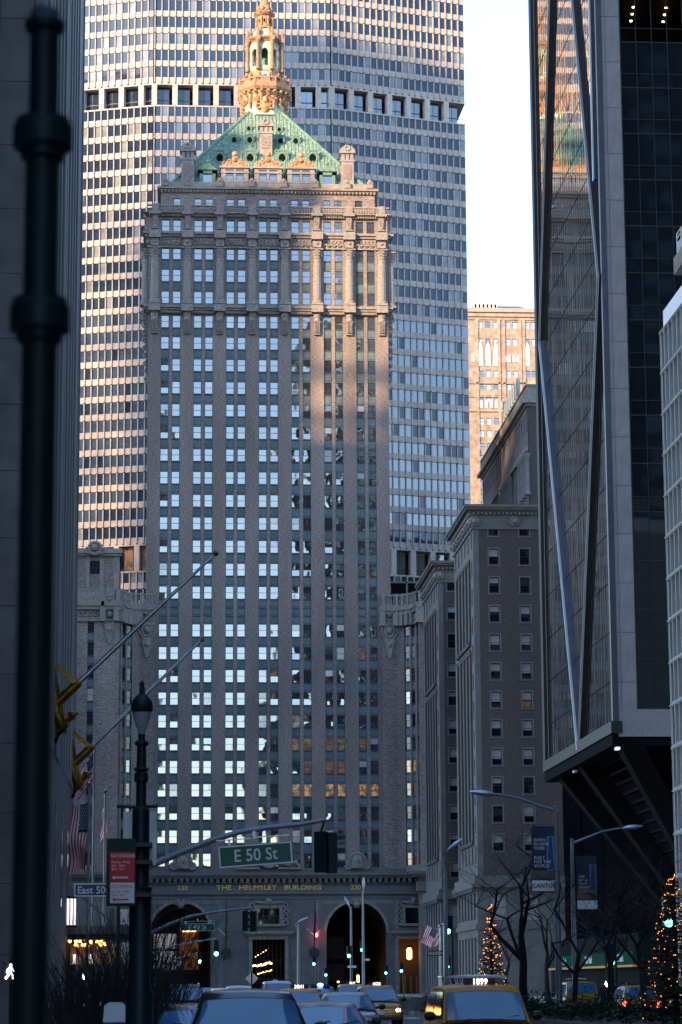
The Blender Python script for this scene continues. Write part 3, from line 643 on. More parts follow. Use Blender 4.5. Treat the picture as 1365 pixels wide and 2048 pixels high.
    up = MB(); up.lathe([(rad(508,545,61), Z(61)), (rad(509,544,58), Z(58)), (rad(513,541,56), Z(56)), (rad(513,541,36), Z(36)), (rad(509,545,34), Z(34)), (rad(507,547,30), Z(30)), (rad(512,541,28), Z(28)), (rad(517,537,20), Z(20)), (rad(519,536,8), Z(8)), (rad(522,532,-10), Z(-10)), (.1, Z(-45))], 16, c); uo = part(up, 'cupola', 'terracotta', lo, True)
    ov = MB(); rr = rad(513,541,46)
    for k in range(N):
        a = 2*math.pi*k/N; p = Vector((cx+rr*math.cos(a), YC+rr*math.sin(a), Z(46)))
        ov.x = Matrix.Translation(p) @ Matrix.Rotation(a+math.pi/2, 4, 'Z'); ov.torus((0,0,0), .42, .1, n=12, k=5, sx=.6); ov.prism([(.24*math.cos(q*math.pi/6), .4*math.sin(q*math.pi/6)) for q in range(12)], -.02, .02, 1); ov.x = None
        a += math.pi/8; d = Vector((math.cos(a), math.sin(a), 0)); ov.tube([Vector((cx, YC, Z(56)))+d*(rr+.25), Vector((cx, YC, Z(37)))+d*(rr+.2)], .15, 6); ov.sph(Vector((cx, YC, Z(29)))+d*(rr+.55), .24, n=6)
        ov.sph(Vector((cx, YC, Z(20)))+d*1.2, .42, n=6, sz=1.5)
    part(ov, 'cupola_ovals', ['bronze_gold', 'joint_dark'], uo, True)

def base(rt):
    y0 = HY; zc = zy(1746); W = 26.5; yf = y0-.9
    AC, AR, zs = 14.3, 4.9, zy(1866)
    def arch_face(mb, xc, ra, zsp, zt, x0, x1, ya, yb, n=16):    # flat wall with an arched hole
        pts = [(xc+ra*math.cos(math.pi*i/n), zsp+ra*math.sin(math.pi*i/n)) for i in range(n+1)]
        mb.box(x0, xc-ra, ya, yb, 0, zt); mb.box(xc+ra, x1, ya, yb, 0, zt)
        for i in range(n):
            a, b = pts[i], pts[i+1]; mb.prism([a, (a[0], zt), (b[0], zt), b], ya, yb)
    mb = MB(); zf = zy(1794)
    d0, d1 = 505-537, 570-537; dl, dr = ux(505,1930), ux(570,1930); dt = zy(1879); wl_, wr, wb, wt = ux(516,1830), ux(559,1830), zy(1848), zy(1817)
    arch_face(mb, HX-AC, AR, zs, zf, HX-20.6, HX-8.8, yf, yf+1.2); arch_face(mb, HX+AC, AR, zs, zf, HX+8.8, HX+20.6, yf, yf+1.2)
    mb.box(HX-8.8, HX+dl, yf, yf+1.2, 0, zf); mb.box(HX+dr, HX+8.8, yf, yf+1.2, 0, zf); mb.box(HX+dl, HX+dr, yf, yf+1.2, dt, wb); mb.box(HX+dl, HX+wl_, yf, yf+1.2, wb, wt); mb.box(HX+wr, HX+dr, yf, yf+1.2, wb, wt); mb.box(HX+dl, HX+dr, yf, yf+1.2, wt, zf)
    rdl, rdr, rdt = ux(797.5,1930), ux(850,1930), zy(1879); rwl, rwr = ux(810,1830), ux(844,1830)
    for s in (-1, 1):
        a = lambda x: HX+s*x
        def bx(x0, x1, z0, z1): mb.box(min(a(x0),a(x1)), max(a(x0),a(x1)), yf, yf+1.2, z0, z1)
        bx(20.6, rdl, 0, zf); bx(rdr, 34, 0, zf); bx(rdl, rdr, rdt, wb); bx(rdl, rwl, wb, wt); bx(rwr, rdr, wb, wt); bx(rdl, rdr, wt, zf)
    mb.box(HX-36.4, HX-24.4, HY-5.7, yf, 0, zc-.3); mb.box(HX+24.4, HX+36.4, HY-5.7, yf, 0, zc-.3)
    mb.box(HX-34, HX+34, yf, yf+1.2, zf, zy(1770)); mb.box(HX-34, HX+34, yf+1.19, y0+2, zf, zc-.3)
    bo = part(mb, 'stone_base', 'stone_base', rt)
    # frieze, cornice, modillions
    mb = MB(); mb.box(HX-34, HX+34, yf-.12, yf+1.1, zf-.35, zf); mb.box(HX-34, HX+34, yf-.35, yf+1.1, zy(1789), zy(1785))
    mb.box(HX-34, HX+34, yf-.22, yf+1, zy(1785), zy(1768)); mb.box(HX-34, HX+34, yf-.55, yf+1, zy(1768), zy(1766)); mb.box(HX-34.2, HX+34.2, yf-1.0, yf+2, zy(1757), zy(1752)); mb.box(HX-34.4, HX+34.4, yf-1.3, yf+2, zy(1752)+.003, zy(1746)); mb.box(HX-33, HX+33, yf-.2, yf+2, zy(1746), zy(1738))
    for q in (-1, 1):
        for o_, za, zb_ in ((.3, zy(1785), zy(1766)), (1.0, zy(1757), zy(1752)), (1.3, zy(1752)+.003, zc)): mb.box(HX+q*30.4-6.2-o_, HX+q*30.4+6.2+o_, HY-5.7-o_, HY-2, za, zb_)
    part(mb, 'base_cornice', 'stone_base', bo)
    md = MB(); md.frus((-.3,.3,-.35,.2,0),(-.3,.3,-.85,.2,.7)); md.torus((0,-.5,.3), .22, .1, ax='x', n=10, k=5); mdm = md.mesh('modillion', ['ornament_stone'])
    for k in range(50): at(mdm, 'modillion', bo, (HX-24+k*.98, yf-.2, zy(1766)))
    # arch mouldings, keystones, panel frames, portal frames
    for s in (-1, 1):
        m_ = MB(); n = 24; xc = HX+s*AC
        for i in range(n):
            a0, a1 = math.pi*i/n, math.pi*(i+1)/n
            m_.prism([(xc+q*math.cos(t), zs+q*math.sin(t)) for q, t in ((AR,a0),(AR+.45,a0),(AR+.45,a1),(AR,a1))], yf-.12, yf-.005)
        part(m_, 'arch_moulding', 'stone', bo)
        k_ = MB(); k_.prism([(xc-.55, zs+AR-.2), (xc+.55, zs+AR-.2), (xc+.95, zf-.36), (xc-.95, zf-.36)], yf-.5, yf-.13); k_.sph((xc, yf-.5, zf-1.4), .55, n=8); k_.torus((xc-.7, yf-.4, zf-.9), .3, .14, n=10, k=5); k_.torus((xc+.7, yf-.4, zf-.9), .3, .14, n=10, k=5); part(k_, 'keystone', 'ornament_stone', bo, True)
        f_ = MB(); x0, x1 = xc-6.9, xc+6.9; zt = zf-.36
        f_.box(x0, x1, yf-.07, yf-.003, zt-.8, zt-.1); f_.box(x0, x0+.75, yf-.07, yf-.003, .2, zt-.8); f_.box(x1-.75, x1, yf-.07, yf-.003, .2, zt-.8); part(f_, 'marble_border', 'terracotta' if 0 else 'limestone', bo)
        # tunnel
        t_ = MB(); zc2 = zs+AR; L = 38
        pts = [(xc+(AR+.02)*math.cos(math.pi*i/16), zs+(AR+.02)*math.sin(math.pi*i/16)) for i in range(17)]
        for i in range(16):
            a, b = pts[i], pts[i+1]; t_.add([(a[0], yf+1.2, a[1]), (b[0], yf+1.2, b[1]), (b[0], yf+L, b[1]), (a[0], yf+L, a[1])], [(0,1,2,3)])
        for q in (-1, 1): t_.box(xc+q*(AR+.02), xc+q*(AR+.5), yf+1.19, yf+L, 0, zs)
        t_.box(xc-AR-.5, xc+AR+.5, yf+L, yf+L+.3, 0, zc2+1)
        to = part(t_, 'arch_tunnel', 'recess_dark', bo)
        if s < 0:
            e = MB(); e.box(xc-4.6, xc-.6, yf+L-.5, yf+L-.3, 4.2, 7.6); part(e, 'glowing_back_panel', 'pale_glow', to)
            e = MB(); e.box(xc-4.6, xc-.6, yf+L-.5, yf+L-.3, 8.1, 10.6); part(e, 'glowing_lunette', 'pale_glow', to)
            e = MB(); e.box(xc-.1, xc+3.3, yf+L-.5, yf+L-.3, 4.2, 11.2); part(e, 'lit_hall_opening', 'orange_wall', to)
            e = MB(); 
            for q in range(30): e.box(xc-4.7+q*.3, xc-4.6+q*.3, yf+L-.9, yf+L-.8, 3.2, 4.2)
            e.box(xc-4.8, xc+4.5, yf+L-.95, yf+L-.75, 4.15, 4.3); e.box(xc-4.8, xc+4.5, yf+L-.95, yf+L-.75, .2, 3.2); part(e, 'ramp_balustrade', 'recess_dark', to)
            e = MB(); e.box(xc+.4, xc+2.8, yf+L-.6, yf+L-.52, 11.0, 11.08); part(e, 'strip_light', 'lamp_warm', to)
        else:
            e = MB(); e.box(xc-4.7, xc-1.2, yf+12, yf+12.2, 5.8, 9.5, 0); e.box(xc-4.7, xc-1.2, yf+12, yf+12.2, 2.2, 5, 0); part(e, 'ramp_wall', 'brick_dark', to)
            for q in (1.0, -2.3):
                e = MB(); e.box(xc+q, xc+q+.35, yf+14, yf+14.2, 2.0, 3.2); part(e, 'amber_lamp', 'lamp_amber', to)
    for x0, x1, z0, z1, tall in ((dl, dr, 0, dt, 1), (wl_, wr, wb, wt, 0), (rdl, rdr, 0, rdt, 1), (rwl, rwr, wb, wt, 0)):
        f_ = MB(); t = .55
        f_.box(HX+x0-t, HX+x0, yf-.25, yf-.003, z0, z1+t); f_.box(HX+x1, HX+x1+t, yf-.25, yf-.003, z0, z1+t); f_.box(HX+x0, HX+x1, yf-.25, yf-.003, z1, z1+t)
        if tall: f_.box(HX+x0-1.3, HX+x1+1.3, yf-.7, yf-.003, z1+.9, z1+1.3); f_.box(HX+x0-1.0, HX+x1+1.0, yf-.4, yf-.003, z1+.6, z1+.9)
        else:
            f_.box(HX+x0-.9, HX+x1+.9, yf-.35, yf-.003, z0-.4, z0-.003)
            for q in (-1, 1):
                xx = HX+(x0 if q < 0 else x1)+q*1.0
                for zz in (z0+.2, z0+1.1, z0+2.0, z1+.5): f_.torus((xx+q*.1*math.sin(zz*3), yf-.15, zz), .36, .15, n=10, k=5)
            f_.sph((HX+(x0+x1)/2, yf-.3, z1+1.1), .55, n=8); f_.tube([(HX+x0-.5, yf-.2, z1+1.0), (HX+(x0+x1)/2, yf-.25, z1+.7), (HX+x1+.5, yf-.2, z1+1.0)], .26, 6)
        part(f_, 'portal_frame' if tall else 'window_surround', 'ornament_stone', bo)
    g = MB(); g.box(HX+wl_, HX+wr, yf+.5, yf+.6, wb, wt, 0)
    for k in range(5): x = HX+wl_+(wr-wl_)*k/4; g.box(x-.08, x+.08, yf+.4, yf+.5, wb, wt, 1)
    g.box(HX+wl_, HX+wr, yf+.42, yf+.49, (wb+wt)/2-.06, (wb+wt)/2+.06, 1); part(g, 'mezzanine_window', ['dark_glass', 'sash'], bo)
    g = MB(); g.box(HX+rwl, HX+rwr, yf+.5, yf+.6, wb, wt); part(g, 'mezzanine_window', 'dark_glass', bo)
    # central lobby: glazed screen, chandelier rings of lamps
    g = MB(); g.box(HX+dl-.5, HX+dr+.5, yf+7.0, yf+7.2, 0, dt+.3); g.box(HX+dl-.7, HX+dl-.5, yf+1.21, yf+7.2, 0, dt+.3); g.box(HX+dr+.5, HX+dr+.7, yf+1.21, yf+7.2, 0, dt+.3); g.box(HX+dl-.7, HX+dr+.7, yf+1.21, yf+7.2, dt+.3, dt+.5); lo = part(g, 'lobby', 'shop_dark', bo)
    g = MB()
    for k in range(9): x = HX+dl+(dr-dl)*k/8; g.box(x-.06, x+.06, yf+.7, yf+.85, 0, dt)
    for z in (2.6, 5.6): g.box(HX+dl, HX+dr, yf+.72, yf+.83, z-.08, z+.08)
    part(g, 'lobby_screen', 'bronze_dark', bo)
    g = MB(); r = random.Random(5)
    for k in range(22): t = k/21; g.sph((HX+dl+.2+t*3.0, yf+3+r.random(), 4.4+.55*t+r.uniform(-.14,.14)+.25), .12, n=6)
    for k in range(9): t = k/8; g.sph((HX+dl+1.0+t*2.2, yf+3, 3.5+.5*t+r.uniform(-.08,.08)), .08, n=6)
    for k in range(6): g.sph((HX+dl+.6+k*.42, yf+3, 6.2+.25*k), .07, n=6)
    part(g, 'chandelier', 'lamp_warm', lo)
    g = MB(); g.box(HX+rdl-.4, HX+rdr+.4, yf+5, yf+5.2, 0, dt+.2); g.box(HX+rdl-.5, HX+rdl-.3, yf+1.21, yf+5.2, 0, dt); g.box(HX+rdr+.3, HX+rdr+.5, yf+1.21, yf+5.2, 0, dt)
    for k in range(5): x = HX+rdl+.3+k*.95; g.box(x-.1, x+.1, yf+3, yf+3.1, 0, 3.0, 1)
    part(g, 'side_portal', ['brick_dark', 'bronze_gold'], bo)
    g = MB(); xx = HX+ux(820,1915); g.lathe([(.15,5.6),(.42,5.8),(.42,7.2),(.2,7.5)], 8, (xx, yf+1.8, 0)); g.lathe([(.5,7.5),(.5,7.6),(.1,7.9)], 8, (xx, yf+1.8, 0), 1); part(g, 'lantern_lamp', ['lamp_amber', 'bronze_dark'], bo)
    # letters
    for s, px, wid in (('THE HELMSLEY BUILDING', 538, 205), ('230', 365.5, 21), ('230', 711, 21)):
        me = text_mesh(s.replace(' ', '   ') if len(s) > 4 else s, 1.05, 'letter_gold', .03, 1.0, off=.012)
        w = max(v.co.x for v in me.vertices)-min(v.co.x for v in me.vertices); tw = wid/FPX*HY*1.01
        me.transform(Matrix.Diagonal((tw/w, 1, 1, 1))); at(me, 'gold_lettering', bo, (HX+ux(px,1775), yf-.29, zy(1776)))
    # sculpture on the cornice: two cartouches and a clock group
    for px in (366, 714):
        x = HX+ux(px,1725); g = MB(); z = zy(1739); h = zy(1706)-z
        g.lathe([(.95,0),(1.05,h*.2),(1.0,h*.55),(.75,h*.75),(.3,h*.8)], 14, (x, y0-1.1, z+.1)); g.x = None
        for k in range(13):
            t = math.pi*k/12; g.sph((x+1.25*math.cos(t), y0-1.3, z+h*.45+1.25*math.sin(t)), .4, n=6)
        for q in (-1, 1): g.torus((x+q*1.5, y0-1.3, z+.5), .5, .24, n=12, k=6); g.tube([(x+q*1.2, y0-1.3, z+.9), (x+q*1.75, y0-1.2, z+.2)], .3, 6)
        g.tube([(x-.22, y0-2.15, z+h*.55), (x-.22, y0-2.15, z+h*.35), (x+.22, y0-2.15, z+h*.35), (x+.22, y0-2.15, z+h*.55)], .07, 5)
        part(g, 'cartouche', 'ornament_stone', bo, True)
    g = MB(); x = HX; z = zy(1738); g.lathe([(1.4,-.4),(1.4,.4)], 20); g.v = [(p[0]+x, p[2]+y0-1.2, p[1]+z+1.6) for p in g.v]
    g.torus((x, y0-1.6, z+1.6), 1.4, .28, n=20, k=6); g.frus((x-1.0,x+1.0,y0-1.6,y0-.8,z+2.9),(x-.2,x+.2,y0-1.4,y0-.9,z+4.0))
    for q in (-1, 1):                               # reclining figures either side
        g.tube([(x+q*1.7, y0-1.2, z+1.7), (x+q*2.3, y0-1.2, z+1.0), (x+q*3.3, y0-1.2, z+.7), (x+q*4.3, y0-1.2, z+1.0), (x+q*5.1, y0-1.2, z+.3)], [.45,.55,.5,.34,.2], 8); g.sph((x+q*1.65, y0-1.3, z+2.35), .34, n=8, sz=1.2); g.tube([(x+q*1.9, y0-1.3, z+1.7), (x+q*1.4, y0-1.6, z+1.2)], [.2,.14], 6); g.box(min(x+q*1.5,x+q*5.4), max(x+q*1.5,x+q*5.4), y0-1.6, y0-.8, z-.1, z+.2)
    part(g, 'clock_sculpture', 'ornament_stone', bo, True)
    # wall flagpoles with furled flags and round plaques
    for k, px in enumerate((452, 628)):
        x = HX+ux(px,1880); g = MB(); g.tube([(x, yf-.3, zy(1896)), (x, yf-3.2, zy(1805))], .09, 6); g.lathe([(.5,-.08),(.5,.08)], 14); n = 28
        g.v[-n:] = [(p[0]*1.7+x, p[2]+yf-.3, p[1]*1.7+zy(1906)) for p in g.v[-n:]]
        fo = part(g, 'wall_flagpole', 'pole_dark', bo)
        g = MB(); g.tube([(x, yf-3.0, zy(1815)), (x+.1, yf-2.6, zy(1840)), (x-.05, yf-1.9, zy(1865)), (x+.1, yf-1.5, zy(1880))], [.08,.2,.24,.12], 8); part(g, 'furled_flag', 'flag_blue' if k else 'cloth_brown', fo, True)
        g = MB(); 
        for q in (-1, 1): g.tube([(x, yf-.5, zy(1872)), (x+q*1.25, yf-1.4, zy(1858))], .06, 5)
        part(g, 'flagpole_stay', 'aluminium', fo)
    sp = MB(); xx = HX+ux(631,1870); sp.sph((xx, yf-1.2, zy(1871)), .34, n=8); part(sp, 'red_flood_lamp', 'lamp_red', bo)

def wings(rt):
    prof = [(18.9,-.7),(21.3,-.7),(22.4,-1.05),(23.4,-1.9),(24.2,-3.2),(24.6,-5.2),(25.2,-5.3),(27.3,-5.3),(36.0,-5.3)]
    zt, zb = zy(1215), zy(1745)
    wrow = [z for z in ROWZ if 22 < z < 61]
    wm = win_mesh(1.05, 2.1); pm = {k: pane_mesh(1.05, 2.1, k, tilt=.006) for k in ('dark_glass','pane_blind','pane_lit','pane_glass_wavy','pane_dim')}
    sp = MB(); sp.box(-.55,.55,.1,.2,0,1.6,1); sp.box(-.46,.46,.03,.1,.3,1.35,0); sp.box(-.55,.55,-.03,.1,0,.12,0); spm = sp.mesh('spandrel', ['spandrel','spandrel_dark'])
    r = random.Random(4)
    for s in (-1, 1):
        wo = None; mb = MB(); wins = []
        for i in range(len(prof)-1):
            (u0, v0), (u1, v1) = prof[i], prof[i+1]
            A = Vector((HX+s*u0, HY+v0, 0)); B = Vector((HX+s*u1, HY+v1, 0))
            if s < 0: A, B = B, A
            d = B-A; L = d.length; ang = math.atan2(d.y, d.x); mb.x = Matrix.Translation(A) @ Matrix.Rotation(ang, 4, 'Z')
            hasw = i in (2, 3, 4) or i == 7
            if hasw:
                xs = [L/2] if i < 7 else ([L-1.9-2.9*k for k in range(3)][::-1] if s < 0 else [1.9+2.9*k for k in range(3)])
                ww = .52 if i < 7 else .52
                rows = sorted([(z-2.05-1.72, z+.02) for z in wrow]); rows = [(rows[0][0]+1.72, rows[-1][1])]
                grid_wall(mb, 0, L, zb, zt, sorted([(x-ww, x+ww) for x in xs]), rows, 0, .8)
                for x in xs: mb.box(x-ww, x+ww, .32, .8, rows[0][0], rows[0][1])
                for x in xs: wins.append((A + d.normalized()*x, ang, i))
            else: mb.box(0, L, 0, .8, zb, zt)
            mb.x = None
        mb.box(min(HX+s*19.5, HX+s*36), max(HX+s*19.5, HX+s*36), HY+.3, HY+32, zb, zt-.4); mb.box(min(HX+s*24.7, HX+s*36), max(HX+s*24.7, HX+s*36), HY-5, HY+1, zb, zt-.4)
        wo = part(mb, 'wing_wall', 'brick', rt)
        for p, ang, i in wins:
            nr = Vector((math.sin(ang), -math.cos(ang), 0))
            for q, z in enumerate(wrow):
                t = r.random(); mt = 'dark_glass' if t < .6 else ('pane_blind' if t < .75 else ('pane_dim' if t < .9 else 'pane_glass_wavy'))
                if s > 0 and q in (6, 7): mt = 'pane_lit' if q == 6 and t < .8 else 'pane_dim'
                o = at(wm, 'window', wo, p - nr*.18 + Vector((0,0,z-2.05)), rz=ang); put(pm[mt], 'pane', o)
                if q < len(wrow)-1: at(spm, 'spandrel', wo, p - nr*.1 + Vector((0,0,z-2.05-1.66)), rz=ang)
        # cornice, cartouches, balustrade following the plan
        cn = MB(); bl = MB(); zc = zt; bt = zy(1190)
        for i in range(len(prof)-1):
            (u0, v0), (u1, v1) = prof[i], prof[i+1]; A = Vector((HX+s*u0, HY+v0, 0)); B = Vector((HX+s*u1, HY+v1, 0))
            if s < 0: A, B = B, A
            d = B-A; L = d.length; ang = math.atan2(d.y, d.x); cn.x = bl.x = Matrix.Translation(A) @ Matrix.Rotation(ang, 4, 'Z')
            cn.box(-.1, L+.1, -.35, .8, zc-3.2, zc-2.8); cn.box(-.15, L+.15, -.25, .8, zc-2.8, zc-1.3); cn.box(-.2, L+.2, -.8, .9, zc-1.3, zc-.7); cn.box(-.25, L+.25, -1.05, 1, zc-.7, zc)
            cn.box(-.45, .45, -.9, .5, zc-3.2, zc+.2)
            k = 0.3
            while k < L: cn.torus((k, -.3, zc-2.05), .32, .13, n=8, k=4); k += .8
            bl.box(0, L, -.5, -.15, bt-.3, bt); bl.box(0, L, -.5, -.15, zc, zc+.35); bl.box(-.05, .45, -.6, -.1, zc, bt+.1)
            k = .7
            while k < L-.1: bl.lathe([(.08,zc+.35),(.15,zc+.7),(.07,bt-.3)], 6, (k, -.32, 0)); k += .42
            cn.x = bl.x = None
        part(cn, 'wing_cornice', 'ornament_stone', wo); part(bl, 'wing_balustrade', 'ornament_stone', wo)
        for u, v, zc_ in ((20.1,-.75,zy(1262)), (26.2,-5.35,zy(1240))):
            g = MB(); x, y = HX+s*u, HY+v
            g.torus((x, y-.1, zc_), 1.0, .3, n=16, k=6, sx=.8); g.sph((x, y-.05, zc_), .7, n=10); g.torus((x, y-.1, zc_), 1.5, .22, n=16, k=5, sx=.85); g.sph((x, y-.3, zc_+2.6), .5, n=8); g.frus((x-.2,x+.2,y-.3,y+.1,zc_-4.6),(x-.9,x+.9,y-.35,y+.1,zc_-1.5)); g.sph((x, y-.2, zc_-2.4), .55, n=8); g.box(x-.5, x+.5, y-.7, y, zc_+3.0, zc_+4.4)
            part(g, 'wing_cartouche', 'ornament_stone', wo, True)
    # penthouse on the left wing
    x0, x1, yb = HX-33, HX-24.9, HY+2; z0, z1 = zt, PY(200,1098,HY+2).z
    g = MB(); g.x = Matrix.Translation((0, yb, 0)); xc = PY(190,1135,yb).x; wz0, wz1 = PY(190,1148,yb).z, PY(190,1122,yb).z
    grid_wall(g, x0, x1, z0, z1-1.2, [(xc-.85, xc+.85)], [(wz0, wz1)], 0, .4); g.x = None; g.box(x0, x1, yb+.41, yb+14, z0, z1-1.2)
    po = part(g, 'penthouse', 'brick', rt)
    g = MB(); g.box(x0-.3, x1+.4, yb-.5, yb+14.3, z1-1.2, z1-.8); g.box(x0-.5, x1+.6, yb-.8, yb+14.5, z1-.8, z1); g.box(xc-1.5, xc-.86, yb-.1, yb-.003, z0+.5, z1-1.2); g.box(xc+.86, xc+1.5, yb-.1, yb-.003, z0+.5, z1-1.2); g.box(x1-.9, x1+.1, yb-.12, yb-.003, z0+.5, z1-1.2); g.box(x0-3, x1+1.5, yb-2.6, yb-2.4, z0, z0+2.6)
    part(g, 'penthouse_trim', 'stone', po)
    g = MB(); g.torus((xc, yb-.8, z1), 1.0, .3, n=14, k=6); g.sph((xc, yb-.8, z1+.1), .7, n=8)
    for q in (-1, 1): g.torus((xc+q*1.2, yb-.8, z1-.4), .45, .2, n=10, k=5)
    part(g, 'penthouse_crest', 'ornament_stone', po, True)
    o = at(win_mesh(1.7, wz1-wz0, vbar=2), 'window', po, (xc, yb+.15, wz0)); put(pane_mesh(1.7, wz1-wz0, 'dark_glass'), 'pane', o)
    # louvred plant screen on the right wing
    g = MB(); yb = HY+8; xa, xb = PY(782,1160,yb).x, PY(846,1160,yb).x; za, zb2 = zt, PY(800,1163,yb).z
    g.box(xa, xb, yb, yb+.2, za, zb2-.3, 0); g.box(xa, xb, yb-.1, yb+.2, zb2-.3, zb2, 1); g.box((xa+xb)/2-.15, (xa+xb)/2+.15, yb-.1, yb+.1, za, zb2, 1)
    for k in range(8): z = za+.3+k*.45; g.box(xa, xb, yb-.12, yb-.003, z, z+.2, 2)
    part(g, 'louvre_screen', ['joint_dark', 'copper_trim', 'bronze_dark'], rt)
helmsley()

# ================================================================ CONCRETE SLAB TOWER BEHIND
def slab_tower():
    Y0 = 505.0; xl, xr = PY(310,100,Y0).x, PY(664,100,Y0).x; A = R_(17.0)
    rt = root('concrete_tower', ((xl+xr)/2, Y0+20, 0), 'huge pale concrete office slab with folded facade filling the background', 'tower')
    FL = 33.9/FPX*Y0*1.085; PW = 1.435
    # facets: start point, direction angle, number of bays
    facets = [(Vector((xl, Y0, 0)) - Vector((math.cos(A), -math.sin(A), 0))*26*PW, -A, 26), (Vector((xl, Y0, 0)), 0., 26), (Vector((xr, Y0, 0)), A, 21)]
    facets[1] = (facets[1][0], 0., 26); PWm = (xr-xl)/26
    mz = lambda py: PY(490, py, Y0).z
    b1t, b1b = mz(169), mz(213); b2t, b2b = mz(1088), mz(1142)
    top_rows = [b1t + FL*k for k in range(16)]
    n_mid = round((b1b-b2t)/FL); FLm = (b1b-b2t)/n_mid
    mid_rows = [b2t + FLm*k for k in range(n_mid)]
    low_rows = [b2b - FL*(k+1) for k in range(12)]
    rows = [(z, FL) for z in top_rows] + [(z, FLm) for z in mid_rows] + [(z, FL) for z in low_rows]
    r = random.Random(21); nwin = 0; pans = {k: [] for k in ('tower_glass','tower_glass_pale','tower_glass_clear')}
    vis = []
    rest = MB(); spand = MB(); fins = MB(); joints = MB()
    zmin, zmax = rows[-1][0], top_rows[-1]+FL
    pm = {}
    for mt in pans: pm[mt] = MB().add([(-.5,0,0),(.5,0,0),(.5,0,1),(-.5,0,1)], [(0,1,2,3)]).mesh('window', [mt], fix=False)
    for fi, (P, ang, n) in enumerate(facets):
        pw = PWm if fi == 1 else PW
        X = Matrix.Translation(P) @ Matrix.Rotation(ang, 4, 'Z')
        L = n*pw; d = Vector((math.cos(ang), math.sin(ang), 0)); nr = Vector((math.sin(ang), -math.cos(ang), 0))
        for mb in (spand, fins, joints): mb.x = X
        for z, fl in rows:                              # floor: spandrel below, window above
            sh = fl*.36
            for k in range(n):
                x = k*pw; e = r.uniform(-.012, .012)
                spand.box(x+.11, x+pw-.11, .0+e, .3, z+.03, z+sh)
                fins.box(x-.10, x+.10, -.26, .3, z+.10, z+fl-.06); joints.box(x-.13, x+.13, -.30, .3, z-.05, z+.10)
                zz = z+sh; hh = fl-sh-.06
                zc = zz+hh/2
                t = r.random(); band = (z < mid_rows[-1] and z > b2t)
                mt = 'tower_glass' if t < .78 else 'tower_glass_pale'
                if b2t < z < b2t+FLm*13 and z > b2t+FLm*.5: mt = 'tower_glass_clear' if t < .8 else 'tower_glass'
                lit = (z, fl) in rows[:5] or fi == 2
                w = P + d*(x+pw/2) - nr*.1 + Vector((0,0,zz))
                in_view = (b2t-2 < z < zmax-10*FL) and not (fi == 0 and k < 15)
                if in_view and fi != 0 and nwin < 300 and (z > mid_rows[-7] or (fi == 2 and k > 8)) and z < top_rows[5]:
                    o = at(pm[mt], 'window', rt, w, rz=ang+r.uniform(-.004,.004), rx=r.uniform(-.004,.004)); o.scale = (pw-.24, 1, hh); nwin += 1
                else:
                    a = pw/2-.12; e1, e2, e3 = [r.uniform(-.006,.006) for _ in range(3)]
                    rest.x = Matrix.Translation(w) @ Matrix.Rotation(ang, 4, 'Z')
                    rest.add([(-a,e1,0),(a,e2,0),(a,e2+e3,hh),(-a,e1+e3,hh)], [(0,1,2,3)], list(pans).index(mt))
            if fi == 1 or fi == 2: joints.box(-.32, .32, .02, .4, z, z+fl)
        for mb in (spand, fins, joints): mb.x = None
        # open plant floors with columns
        for bi, (zb, zt) in enumerate(((b1b, b1t), (b2b, b2t))):
            g = MB(); g.x = X
            g.box(0, L, 5.0, 5.3, zb, zt, 0)
            g.box(0, L, -.1, 5.2, zb-.3, zb+.02, 1); g.box(0, L, -.1, 5.2, zt-.35, zt+.0, 1)
            g.box(0, L, .1, .16, zb+.9, zb+.98, 2)
            part(g, 'plant_floor', ['recess_dark', 'concrete', 'bronze_dark'], rt)
            k = 0
            while k*3*pw < L-.1:
                xk = k*3*pw; c = MB(); c.x = X; c.box(xk-.55, xk+.55, -.12, 1.4, zb+.02, zt-.35); part(c, 'plant_column', 'concrete', rt)
                gl = MB(); gl.x = X; wide = 3*pw-1.1; gl.box(xk+.6, xk+.6+wide*.78, 1.5, 1.6, zb+.05, zt-.5, 0); gl.box(xk+.6+wide*.38, xk+.66+wide*.38, 1.42, 1.5, zb+.05, zt-.5, 1); gl.box(xk+.6, xk+.6+wide*.78, 1.42, 1.5, zb+1.5, zb+1.6, 1)
                part(gl, 'plant_window', ['pane_glass' if (fi == 2 or (fi == 1 and k > 6)) else 'pane_dim' if bi else 'tower_glass', 'sash'], rt); k += 1
    part(spand, 'spandrel_panels', 'concrete', rt, kind='stuff'); part(fins, 'concrete_fins', 'concrete_fin', rt, kind='stuff'); part(joints, 'panel_joints', 'joint_dark', rt, kind='stuff')
    rest.x = None; o = put(rest.mesh('other_windows', list(pans), ORG[rt.name], fix=False), 'other_windows', rt); o['kind'] = 'stuff'
    # body behind the curtain wall
    g = MB(); pl = [facets[0][0], facets[1][0], facets[2][0], facets[2][0]+Vector((math.cos(A), math.sin(A), 0))*21*PW]
    q = [p + Vector((0, .35, 0)) for p in pl]
    e = q[-1]; q2 = q + [Vector((e.x-.6, e.y+18, 0)), Vector((xr, Y0+42, 0)), Vector((xl, Y0+42, 0)), Vector((q[0].x, q[0].y+18, 0))]
    for z0, z1 in ((0, b2b-.3), (b2t-.3, b1b-.3), (b1t-.3, zmax)):
        n = len(q2); g.add([(p.x, p.y, z0) for p in q2] + [(p.x, p.y, z1) for p in q2], [tuple(range(n)), tuple(range(n, 2*n))] + [(i, (i+1)%n, n+(i+1)%n, n+i) for i in range(n)])
    part(g, 'core', 'concrete_fin', rt)
slab_tower()

